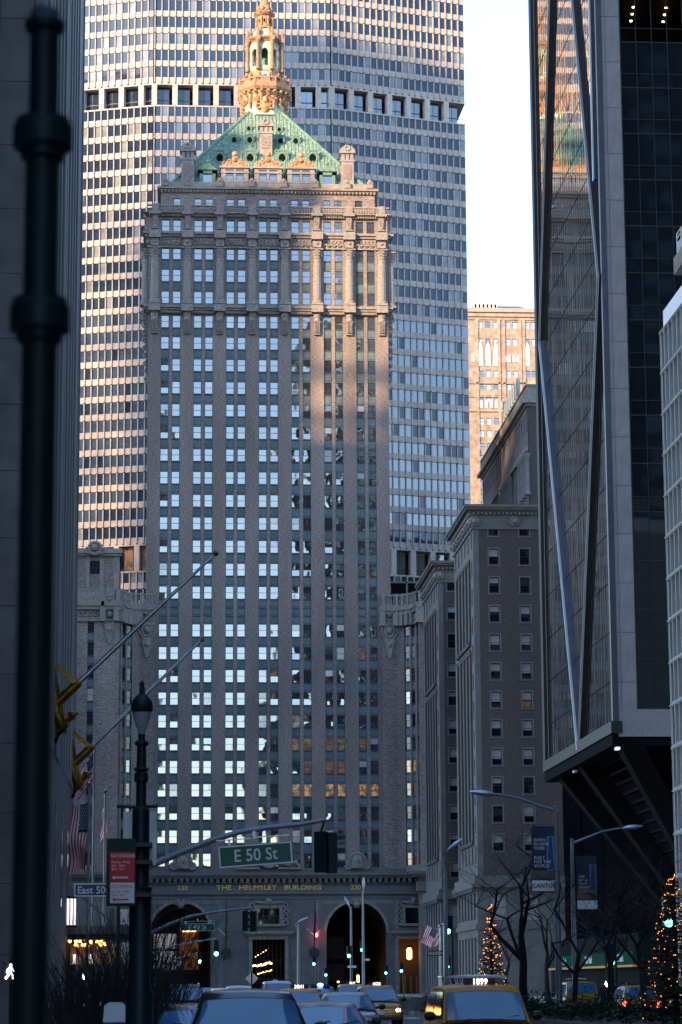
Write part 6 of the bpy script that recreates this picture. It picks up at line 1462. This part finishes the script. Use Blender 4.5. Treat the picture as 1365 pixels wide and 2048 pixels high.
hung_flag((876,1862), 250., (-14*kk, 0., -34*kk), (-22*kk, 0, 12*kk), 'striped flag on brick block beside the green signal, left one', (880,1855), seed=3, group='flags at the brick block corner')
hung_flag((886,1862), 254., (-12*kk, 0., -30*kk), (-14*kk, 0, -6*kk), 'striped flag on brick block beside the green signal, right one', (888,1852), seed=4, group='flags at the brick block corner')

# ================================================================ TREES, SHRUBS, LIT FIRS
def bare_tree_meshes(seed, H, spread, depth=6, r0=.2, lean=0., first=.28):
    r = random.Random(seed); tr = MB(); tw = MB()
    def grow(p, d, L, rad, lev):
        n = 3; pts = [p]; q = p; dd = d.copy()
        for i in range(n):
            dd = (dd + Vector((r.uniform(-.16,.16), r.uniform(-.16,.16), r.uniform(-.05,.14)))).normalized(); q = q + dd*(L/n); pts.append(q)
        rs = [rad*(1-.3*i/n) for i in range(n+1)]
        (tr if lev < 3 else tw).tube(pts, rs, 7 if lev < 2 else (5 if lev < 3 else 3), cap=False)
        if lev >= depth: return
        nb = r.choice((2,3)) if lev else 4
        for k in range(nb):
            a = r.uniform(0, 2*math.pi); t = r.uniform(.45, .95) if lev else r.uniform(.35, .62)
            side = Vector((math.cos(a), math.sin(a), 0)); nd = (dd*(1-t) + side*t*spread + Vector((0,0,.18))).normalized()
            s_ = pts[-1] if k < 2 else pts[-2]
            grow(s_, nd, L*r.uniform(.62,.82), rs[-1]*r.uniform(.55,.78), lev+1)
    grow(Vector((0,0,0)), Vector((lean,0,1)).normalized(), H*first, r0, 0)
    return tr.mesh('trunk', ['bark'], smooth=True), tw.mesh('twigs', ['twig'])
TM = [bare_tree_meshes(31, 11.5, 1.0, 8, .2), bare_tree_meshes(47, 9.5, 1.15, 8, .14), bare_tree_meshes(8, 10.5, .9, 8, .16)]
def tree(x, y, k, s, rz, label, group='bare street trees on the median'):
    rt = root('bare_tree', (x, y, .3), label, 'tree', group); a, b = TM[k]
    for me, nm in ((a, 'trunk'), (b, 'crown')):
        o = put(me, nm, rt, (0,0,0), (0,0,rz)); o.scale = (s,s,s)
def tp(px, Y): return PY(px, 1980, Y).x
tree(tp(1050,120), 120., 0, 1.12, .4, 'dark forked bare tree trunk left of the lamp with the white-footed banner')
tree(tp(1148,104), 104., 1, .95, 2.0, 'bare tree in front of the yellow minivan on the right')
tree(tp(1215,112), 112., 2, 1.0, 3.6, 'bare tree beside the lit walking figure')
tree(tp(1290,100), 100., 1, 1.05, 5.0, 'bare tree left of the big lit fir')
tree(tp(1100,176), 176., 2, 1.15, 1.2, 'farther bare tree under the glass tower overhang')
tree(tp(1225,160), 160., 0, 1.0, 4.1, 'farther bare tree behind the dim blue banner')
tree(tp(1330,150), 150., 2, 1.1, .9, 'bare tree behind the big lit fir')
tree(tp(1010,196), 196., 1, 1.1, 2.7, 'bare tree behind the smaller lit fir')

def fir(px, Y, top, wpx, label, seed, nl):
    x = tp(px, Y); zt = PY(px, top, Y).z; H = zt-.3; R = wpx/2*Y/FPX; r = random.Random(seed)
    rt = root('lit_fir', (x, Y, .3), label, 'tree', 'firs with amber fairy lights')
    g = MB(); g.tube([(x, Y, .3), (x, Y, zt-.2)], [.12, .02], 7); part(g, 'trunk', 'bark', rt)
    g = MB(); tips = []
    lev = 34
    for i in range(lev):
        t = i/(lev-1); z = .6 + (H-.5)*t; rr = R*(1-t)**.85 + .08; nb = max(5, int(15*(1-t)+5))
        for k in range(nb):
            a = 2*math.pi*(k+r.random())/nb; L = rr*r.uniform(.7, 1.12); d = Vector((math.cos(a), math.sin(a), r.uniform(-.25, .12))); base = Vector((x, Y, z)); tip = base+d*L; tips.append((base, tip))
            s = Vector((-math.sin(a), math.cos(a), 0))
            for q in range(5):                       # needle sprays along the branch
                c = base + d*L*(.25+.19*q); w = L*.22*(1.1-.15*q)+.05
                for sg in (-1, 1):
                    e = c + s*sg*w + d*w*.8 + Vector((0,0,r.uniform(-.08,.05))); g.add([c-d*.03, c+d*.07, e], [(0,1,2)])
            g.add([base, base+s*.05, tip, base-s*.05], [(0,1,2),(0,2,3)])
    part(g, 'needles', 'needles', rt, kind='stuff')
    g = MB()
    for k in range(nl):
        t = (k+r.random()*.8)/nl; a = t**.8*2*math.pi*11; rr = (R*(1-t)**.85+.08)*r.uniform(.62,1.02); p = Vector((x+rr*math.cos(a), Y+rr*math.sin(a), .7+(H-.5)*t-.25*rr*math.sin(a*3))); g.sph(p, r.uniform(.009,.018)*Y/90, n=4)
    part(g, 'fairy_lights', 'fairy_light', rt, kind='stuff')
fir(984, 150., 1805, 66, 'slim lit fir with amber lights left of the white-footed banner lamp', 4, 150)
fir(1352, 84., 1742, 150, 'big lit fir cut off by the right edge of the picture', 9, 190)

def shrubs():
    r = random.Random(12)
    def twiggy(x, y, H, n, label, group):
        rt = root('bare_shrub', (x, y, .15), label, 'shrub', group); g = MB()
        for k in range(n):
            a = r.uniform(0, 6.28); p = Vector((x+r.uniform(-.3,.3), y+r.uniform(-.3,.3), .2)); d = Vector((math.cos(a)*.35, math.sin(a)*.35, 1)).normalized(); pts = [p]; L = H*r.uniform(.6, 1.05)
            for q in range(4): d = (d+Vector((r.uniform(-.2,.2), r.uniform(-.2,.2), .05))).normalized(); p = p+d*L/4; pts.append(p)
            g.tube(pts, [.014,.012,.009,.007,.004], 3, cap=False)
            for q in (1,2,3):
                for _ in range(2):
                    e = (d+Vector((r.uniform(-.8,.8), r.uniform(-.8,.8), .3))).normalized(); g.tube([pts[q], pts[q]+e*L*.28], [.007,.003], 3, cap=False)
        part(g, 'stems', 'twig', rt)
    for k, (px, Y, H) in enumerate(((150, 44., 1.9), (180, 42., 2.2), (205, 46., 2.4), (235, 43., 2.6), (258, 47., 2.9), (300, 50., 3.2), (322, 56., 2.8), (135, 47., 2.0))):
        twiggy(tp(px, Y), Y, H, 46, ['leftmost bare shrub stems at the post', 'bare shrub stems under the hotel door lights', 'tall bare stems left of the lamp post foot', 'dense bare stems below the parking signs', 'bare stems just left of the lamp post', 'tallest bare stems right of the lamp post', 'bare stems next to the black SUV', 'low bare stems behind the blurred post'][k], 'bare shrubs by the left kerb')
    pl = MB(); pl.box(-3.6, -.95, 40, 58, .15, .75); tag(put(pl.mesh('planter', ['stone_base']), 'planter', None), 'low stone planter along the left kerb', 'planter')
    for k, (a, b, y0, y1) in enumerate(((13.7, 20.7, 104, 121), (13.7, 20.7, 84, 101), (13.7, 20.7, 141, 158))):
        g = MB(); n = 5200
        for q in range(n):
            c = Vector((r.uniform(a, b), r.uniform(y0, y1), .35+abs(r.gauss(0, .33)))); s = r.uniform(.05,.11); d = Vector((r.uniform(-1,1), r.uniform(-1,1), r.uniform(-.4,1))).normalized(); e = d.cross(Vector((.3,.2,.9))).normalized()
            g.add([c-e*s*.5, c+d*s*1.6, c+e*s*.5, c-d*s*.3], [(0,1,2,3)])
        tag(put(g.mesh('ground_cover', ['hedge_leaf']), 'ground_cover', None), 'low dark green planting filling the median bed', 'plants', kind='stuff')
shrubs()

# ================================================================ CARS
def loft(mb, secs, m=0, close=True):
    n = len(secs[0]); b = []; 
    vs = [p for s in secs for p in s]; fs = []
    for i in range(len(secs)-1):
        for k in range(n-1): fs.append((i*n+k, i*n+k+1, (i+1)*n+k+1, (i+1)*n+k))
        fs.append((i*n+n-1, i*n, (i+1)*n, (i+1)*n+n-1))
    fs.append(tuple(range(n-1, -1, -1))); fs.append(tuple((len(secs)-1)*n+k for k in range(n))); mb.add(vs, fs, m)
def car(x, y, label, paint='paint_black', L=4.6, W=1.85, H=1.5, rz=0., kind='suv', lights=True, taxi=None, rack=False, tail=False, group='traffic on the avenue', name='car'):
    rt = root(name, (x, y, 0), label, 'taxi' if taxi else 'car', group, rz); w = W/2
    van = kind == 'van'; belt = H*(.60 if kind != 'sedan' else .64); hood = belt*(.93 if kind != 'van' else .96); nose = hood*.82
    yw = 1.05 if not van else .62; yr = yw + (.85 if not van else .62)         # windscreen base and roof front
    ye = L-(.35 if kind != 'sedan' else 1.0); ys = L-(.08 if kind != 'sedan' else .35)
    def sec(yy, ww, zb, zt, crown):
        half = [(0, zb), (ww*.86, zb), (ww*.98, zb+.12), (ww, zb+(zt-zb)*.45), (ww*.985, zb+(zt-zb)*.78), (ww*.93, zt-.02), (ww*.8, zt+crown*.55), (ww*.4, zt+crown*.92), (0, zt+crown)]
        pts = [(a, yy, b) for a, b in half] + [(-a, yy, b) for a, b in half[-2:0:-1]]; return pts
    g = MB()
    loft(g, [sec(0, w*.80, .32, nose-.12, .03), sec(.07, w*.92, .24, nose-.03, .05), sec(.25, w*.985, .2, nose+.02, .06), sec(.7, w, .2, (nose+hood)/2+.02, .06), sec(yw+.1, w, .2, hood, .05), sec(yw+.9, w, .2, belt, .02), sec(L*.6, w, .2, belt+.01, .02), sec(L-.5, w*.99, .22, belt+.02, .02), sec(L-.12, w*.95, .28, belt, .02), sec(L, w*.85, .36, belt-.12, .0)])
    body = put(g.mesh('body', [paint], smooth=True), 'body', rt)
    # cabin
    wb, wr = w*.93, w*(.72 if not van else .80)
    def cs(yy, zz, ww, cr): 
        return [(-ww, yy, zz-.035), (-ww*.93, yy, zz), (-ww*.5, yy, zz+cr), (0, yy, zz+cr*1.25), (ww*.5, yy, zz+cr), (ww*.93, yy, zz), (ww, yy, zz-.035)]
    g = MB(); n = 7
    base_f = [(wb*(k/3-1), yw-.10*(1-((k-3)/3)**2)+.0, belt-.04+.03*(1-abs(k-3)/3)) for k in range(7)]
    S = [base_f, cs(yr, H-.055, wr, .03), cs(yr+.45, H-.012, wr*1.01, .035), cs((yr+ye)/2+.2, H-.005, wr*1.01, .035), cs(ye-.25, H-.03, wr, .03), [(wb*(k/3-1), ys, belt-.02) for k in range(7)]]
    vs = [p for s_ in S for p in s_]; fs = []
    for i in range(5):
        for k in range(6): fs.append((i*7+k, i*7+k+1, (i+1)*7+k+1, (i+1)*7+k))
    fs += [(0, 7, 14, 21, 28, 35), (6, 41-0, 34, 27, 20, 13)]; g.add(vs, fs)
    cab = put(g.mesh('cabin', [paint], smooth=True), 'cabin', rt)
    def bil(A, B, C, D, u, v): return A*(1-u)*(1-v)+B*u*(1-v)+C*u*v+D*(1-u)*v
    def glass(S0, S1, u0, u1, v0, v1, off, nm, mt='car_glass'):
        vs = []; N = 8
        for j in range(5):
            v = v0+(v1-v0)*j/4
            for i in range(N+1):
                u = (u0+(u1-u0)*i/N)*6; a = min(5, int(u)); t = u-a
                p = Vector(S0[a]).lerp(Vector(S0[a+1]), t).lerp(Vector(S1[a]).lerp(Vector(S1[a+1]), t), v); vs.append(p+Vector(off))
        fs = [(j*(N+1)+i, j*(N+1)+i+1, (j+1)*(N+1)+i+1, (j+1)*(N+1)+i) for j in range(4) for i in range(N)]
        me = MB().add(vs, fs).mesh(nm, [mt], smooth=True); return put(me, nm, cab)
    ws = glass(S[0], S[1], .05, .95, .05, .84, (0,-.018,.012), 'windscreen'); glass(S[0], S[1], .03, .97, .0, .87, (0,-.008,.005), 'windscreen_surround', mt='plastic_black'); glass(S[4], S[5], .08, .92, .1, .85, (0,.02,.015), 'rear_window')
    for s in (-1, 1):
        y0, y1, y2, y3 = yw+.28, yr+.12, ye-.3, ys-.35; zt = H-.12; xb, xt = s*(wb+.012), s*(wr*1.02+.012)
        for a, b in ((0, .46), (.5, .97)):
            q = MB(); lo0, lo1 = y0+(y3-y0)*a, y0+(y3-y0)*b; up0, up1 = max(y1, y1+(y2-y1)*a), y1+(y2-y1)*b
            q.add([(xb, lo0+.05, belt+.03), (xb, lo1, belt+.03), (xt, up1, zt), (xt, up0+.03, zt)], [(0,1,2,3)]); put(q.mesh('side_window', ['car_glass']), 'side_window', cab)
        q = MB(); q.sph((s*(w+.13), yw+.45, belt+.08), .12, n=8, sz=.8); q.box(min(s*w*.93, s*(w+.1)), max(s*w*.93, s*(w+.1)), yw+.42, yw+.5, belt+.02, belt+.09); put(q.mesh('mirror', ['plastic_black'], smooth=True), 'mirror', rt)
        for yy in (.85, L-.9):
            q = MB(); q.tube([(s*(w-.19), yy, .34), (s*(w+.012), yy, .34)], .34, 18); wo = put(q.mesh('wheel', ['rubber']), 'wheel', rt); q = MB(); q.tube([(s*(w-.05), yy, .34), (s*(w+.02), yy, .34)], .21, 14); put(q.mesh('rim', ['chrome']), 'rim', wo)
        q = MB(); zl = nose-.13; q.sph((s*w*.74, .10, zl), .135, n=10, sz=.62); put(q.mesh('headlight', ['head_light' if lights else 'lamp_glass'], smooth=True), 'headlight', rt)
        if tail: q = MB(); q.box(min(s*w*.8, s*w*.97), max(s*w*.8, s*w*.97), L-.05, L+.02, belt-.3, belt-.08); put(q.mesh('tail_light', ['lamp_red']), 'tail_light', rt)
        if rack: q = MB(); q.tube([(s*wr*.9, yr+.3, H+.05), (s*wr*.9, ye-.4, H+.05)], .025, 6); q.tube([(s*wr*.9, yr+.35, H-.03), (s*wr*.9, yr+.35, H+.05)], .02, 5); q.tube([(s*wr*.9, ye-.45, H-.03), (s*wr*.9, ye-.45, H+.05)], .02, 5); put(q.mesh('roof_rail', ['chrome']), 'roof_rail', rt)
    q = MB(); q.box(-w*.52, w*.52, -.012, .1, .38, nose-.22); gr = put(q.mesh('grille', ['plastic_black']), 'grille', rt)
    q = MB()
    for k in range(4): z = .42+k*.07; q.box(-w*.5, w*.5, -.02, -.01, z, z+.015)
    put(q.mesh('grille_bars', ['chrome']), 'grille_bars', gr)
    q = MB(); q.box(-.15, .15, -.04, -.022, .42, .55); put(q.mesh('number_plate', ['sign_white']), 'number_plate', rt)
    q = MB(); q.box(-w*.86, w*.86, -.03, .12, .22, .34); put(q.mesh('bumper_strip', ['plastic_black']), 'bumper_strip', rt)
    for s in (-.5, .15): q = MB(); q.tube([(s*w, yw-.1, belt+.0), (s*w+.55*w, yw+.06, belt+.09)], .012, 4); put(q.mesh('wiper', ['plastic_black']), 'wiper', rt)
    q = MB(); q.sph((0, yr+.12, H-.2), .1, n=8, sz=.5); put(q.mesh('rear_view_mirror', ['plastic_black']), 'rear_view_mirror', rt)
    if taxi:
        q = MB(); q.box(-.3, .3, yr+.35, yr+.55, H, H+.14); so = put(q.mesh('roof_sign', ['plastic_black']), 'roof_sign', rt)
        put(text_mesh(taxi, .15, 'digit_lit', .004, 1.0, off=.003), 'sign_digits', so, (0, yr+.342, H+.07))
        if van: q = MB(); q.lathe([(.06,-.03),(1.0,-.02),(1.0,.03),(.3,.06)], 20); me = q.mesh('roof_advert', ['paint_white'], smooth=True); me.transform(Matrix.Diagonal((.6,.3,.8,1))); put(me, 'roof_advert', rt, (0, yr+.95, H+.16))
    return rt
def cx(px, Y): return PY(px, 2000, Y).x
car(cx(503,38.5), 38.0, 'dark near car filling the bottom centre with sky in its windscreen', 'paint_navy', 4.7, 1.92, 1.56, kind='suv', lights=False)
car(cx(392,48), 47.5, 'low black sedan roof showing left behind the near dark car', 'paint_black', 4.5, 1.78, 1.27, kind='sedan', lights=False)
car(cx(657,54), 53.0, 'pale sedan right behind the near dark car', 'paint_silver', 4.6, 1.82, 1.27, kind='sedan', lights=False)
car(cx(368,112), 110.0, 'black SUV with roof rails at far left of the traffic', 'paint_black', 4.9, 1.98, 1.68, kind='suv', rack=True, lights=False)
car(cx(588,86), 84.0, 'yellow taxi half hidden behind the near dark car', 'taxi_yellow', 4.6, 1.84, 1.52, kind='suv', rz=R_(-5), taxi='2G41')
car(cx(695,80), 78.0, 'silver sedan with headlight on in the middle of the traffic', 'paint_silver', 4.6, 1.82, 1.40, kind='sedan')
car(cx(755,108), 106.0, 'yellow taxi SUV facing the camera right of the silver sedan', 'taxi_yellow', 4.6, 1.86, 1.60, kind='suv', taxi='6C28')
car(cx(706,140), 138.0, 'farther yellow taxi behind the silver sedan', 'taxi_yellow', 4.6, 1.86, 1.66, kind='suv', taxi='3K17', lights=False)
pc = car(cx(641,128), 126.0, 'dark police car with flashing blue roof light', 'paint_black', 4.8, 1.9, 1.55, kind='suv', lights=False)
q = MB(); q.box(-.5, .5, 2.0, 2.25, 1.55, 1.67); lb = put(q.mesh('light_bar', ['plastic_black']), 'light_bar', pc); q = MB(); q.sph((.0, 1.98, 1.64), .15, n=10, sz=.6); put(q.mesh('blue_lamp', ['lamp_blue'], smooth=True), 'blue_lamp', lb)
car(cx(445,160), 158.0, 'white sedan roof far back left of the diamond sign', 'paint_white', 4.6, 1.82, 1.45, kind='sedan', lights=False)
car(cx(480,140), 138.0, 'white SUV roof far back behind the near dark car', 'paint_white', 4.6, 1.86, 1.6, kind='suv', lights=False)
car(cx(555,150), 148.0, 'pale van far back by the smaller diamond sign', 'paint_white', 4.9, 1.9, 1.85, kind='van', lights=False)
car(cx(412,190), 188.0, 'silver sedan farthest back under the left arch', 'paint_silver', 4.6, 1.82, 1.45, kind='sedan', lights=False)
car(cx(968,49), 48.0, 'orange yellow minivan taxi with roof advert and number 1899', 'taxi_yellow', 4.6, 1.78, 1.62, kind='van', taxi='1899', lights=True, name='taxi_van')
car(cx(1166,134), 138.5, 'yellow minivan seen from behind beyond the bare trees', 'taxi_yellow', 4.6, 1.85, 1.72, kind='van', rz=R_(180), tail=False, lights=False, taxi='5B12', group='traffic heading away')
car(cx(1284,118), 122.6, 'yellow taxi with red tail lights beside the big lit fir', 'taxi_yellow', 4.6, 1.82, 1.5, kind='suv', rz=R_(180), tail=True, lights=False, taxi='8D33', group='traffic heading away')
nb = root('news_box', (cx(229,40), 40., .15), 'white and blue street box among the left shrubs', 'street box')
q = MB(); q.frus((-.17,.17,0,.4,.15), (-.17,.17,0,.4,.95)); put(q.mesh('body', ['sign_blue']), 'body', nb)
q = MB(); q.frus((-.17,.17,0,.4,.952), (-.15,.17,.04,.36,1.2)); q.prism([(-.15,1.2),(.17,1.2),(.12,1.25),(-.08,1.25)], .04, .36); put(q.mesh('white_top', ['paint_white']), 'white_top', nb)
q = MB(); q.box(-.15,-.11,.02,.06,-.15,.15); q.box(.11,.15,.02,.06,-.15,.15); q.box(-.15,-.11,.34,.38,-.15,.15); q.box(.11,.15,.34,.38,-.15,.15); put(q.mesh('stand', ['pole_dark']), 'stand', nb)

# ================================================================ PEOPLE
def person(x, y, label, h=1.74, rz=0., top='cloth_dark', legs='cloth_denim', stride=.18, group='pedestrians'):
    rt = root('person', (x, y, .15 if x < 0 or x > 32 else .0), label, 'person', group, rz); s = h/1.74
    V = [(0,0,.96),(0,0,1.14),(0,.01,1.36),(0,0,1.47),(0,-.02,1.58),(0,-.02,1.68)]; rad = [.155,.15,.18,.07,.09,.085]
    E = [(0,1),(1,2),(2,3),(3,4),(4,5)]
    def chain(st, pts, rs):
        p = st
        for q, r_ in zip(pts, rs): V.append(q); rad.append(r_); E.append((p, len(V)-1)); p = len(V)-1
    for q in (-1, 1):
        chain(0, [(q*.10,0,.88), (q*.11,-q*stride*.4,.5), (q*.11,q*stride*.6-.02,.09), (q*.12,q*stride*.6-.16,.04)], [.1,.072,.05,.045])
        chain(2, [(q*.2,0,1.40), (q*.25,q*.06,1.12), (q*.25,-q*.1-.02,.88), (q*.25,-q*.12-.03,.79)], [.075,.055,.042,.04])
        hb = len(V)-1
        for f, (dx, dy, L) in enumerate(((-.03,.02,.06),(-.015,0,.08),(0,0,.085),(.015,0,.075),(.03,-.03,.05))): chain(hb, [(q*.25+dx, -q*.12-.03+dy, .79-L*.5), (q*.25+dx, -q*.12-.05+dy, .79-L)], [.011,.009])
    me = bpy.data.meshes.new('body'); me.from_pydata([(a*s,b*s,c*s) for a,b,c in V], E, []); o = put(me, 'body', rt)
    sk = o.modifiers.new('skin', 'SKIN'); ss = o.modifiers.new('sub', 'SUBSURF'); ss.levels = ss.render_levels = 1
    for i, v in enumerate(me.skin_vertices[0].data): v.radius = (rad[i]*s, rad[i]*s*(.72 if i in (0,1,2) else 1)); v.use_root = i == 0
    bpy.context.view_layer.update(); m2 = bpy.data.meshes.new_from_object(o.evaluated_get(bpy.context.evaluated_depsgraph_get())); o.modifiers.clear(); o.data = m2
    m2.materials.clear()
    for mm in (top, legs, 'skin'): m2.materials.append(MATS[mm])
    for p in m2.polygons:
        z = p.center.z/s; p.material_index = 1 if (z < .93 and abs(p.center.x) < .2*s) else (2 if z > 1.45 or (z < .86 and abs(p.center.x) > .19*s) else 0); p.use_smooth = True
    g = MB(); g.sph((0, .01, 1.66*s), .1*s, n=12, sz=.95); g.v = [p for p in g.v]; put(g.mesh('hair', ['hair'], smooth=True), 'hair', rt, (0, .012, .02))
person(tp(1230,126), 126., 'dark coated pedestrian in jeans left of the taxi with red lights', rz=.4)
person(tp(1247,127), 127., 'second dark pedestrian close beside the one in jeans', 1.7, rz=.8, legs='cloth_dark')
person(tp(1208,125), 125., 'pedestrian in pale trousers by the walking figure signal', 1.72, legs='cloth_brown')
person(tp(306,52)-.2, 60., 'dark figure standing at the kerb right of the lamp post', 1.72, rz=2.4, legs='cloth_brown', top='cloth_brown')
person(tp(1092,190), 190., 'distant pedestrian below the bank fascia', 1.74, rz=1.2)
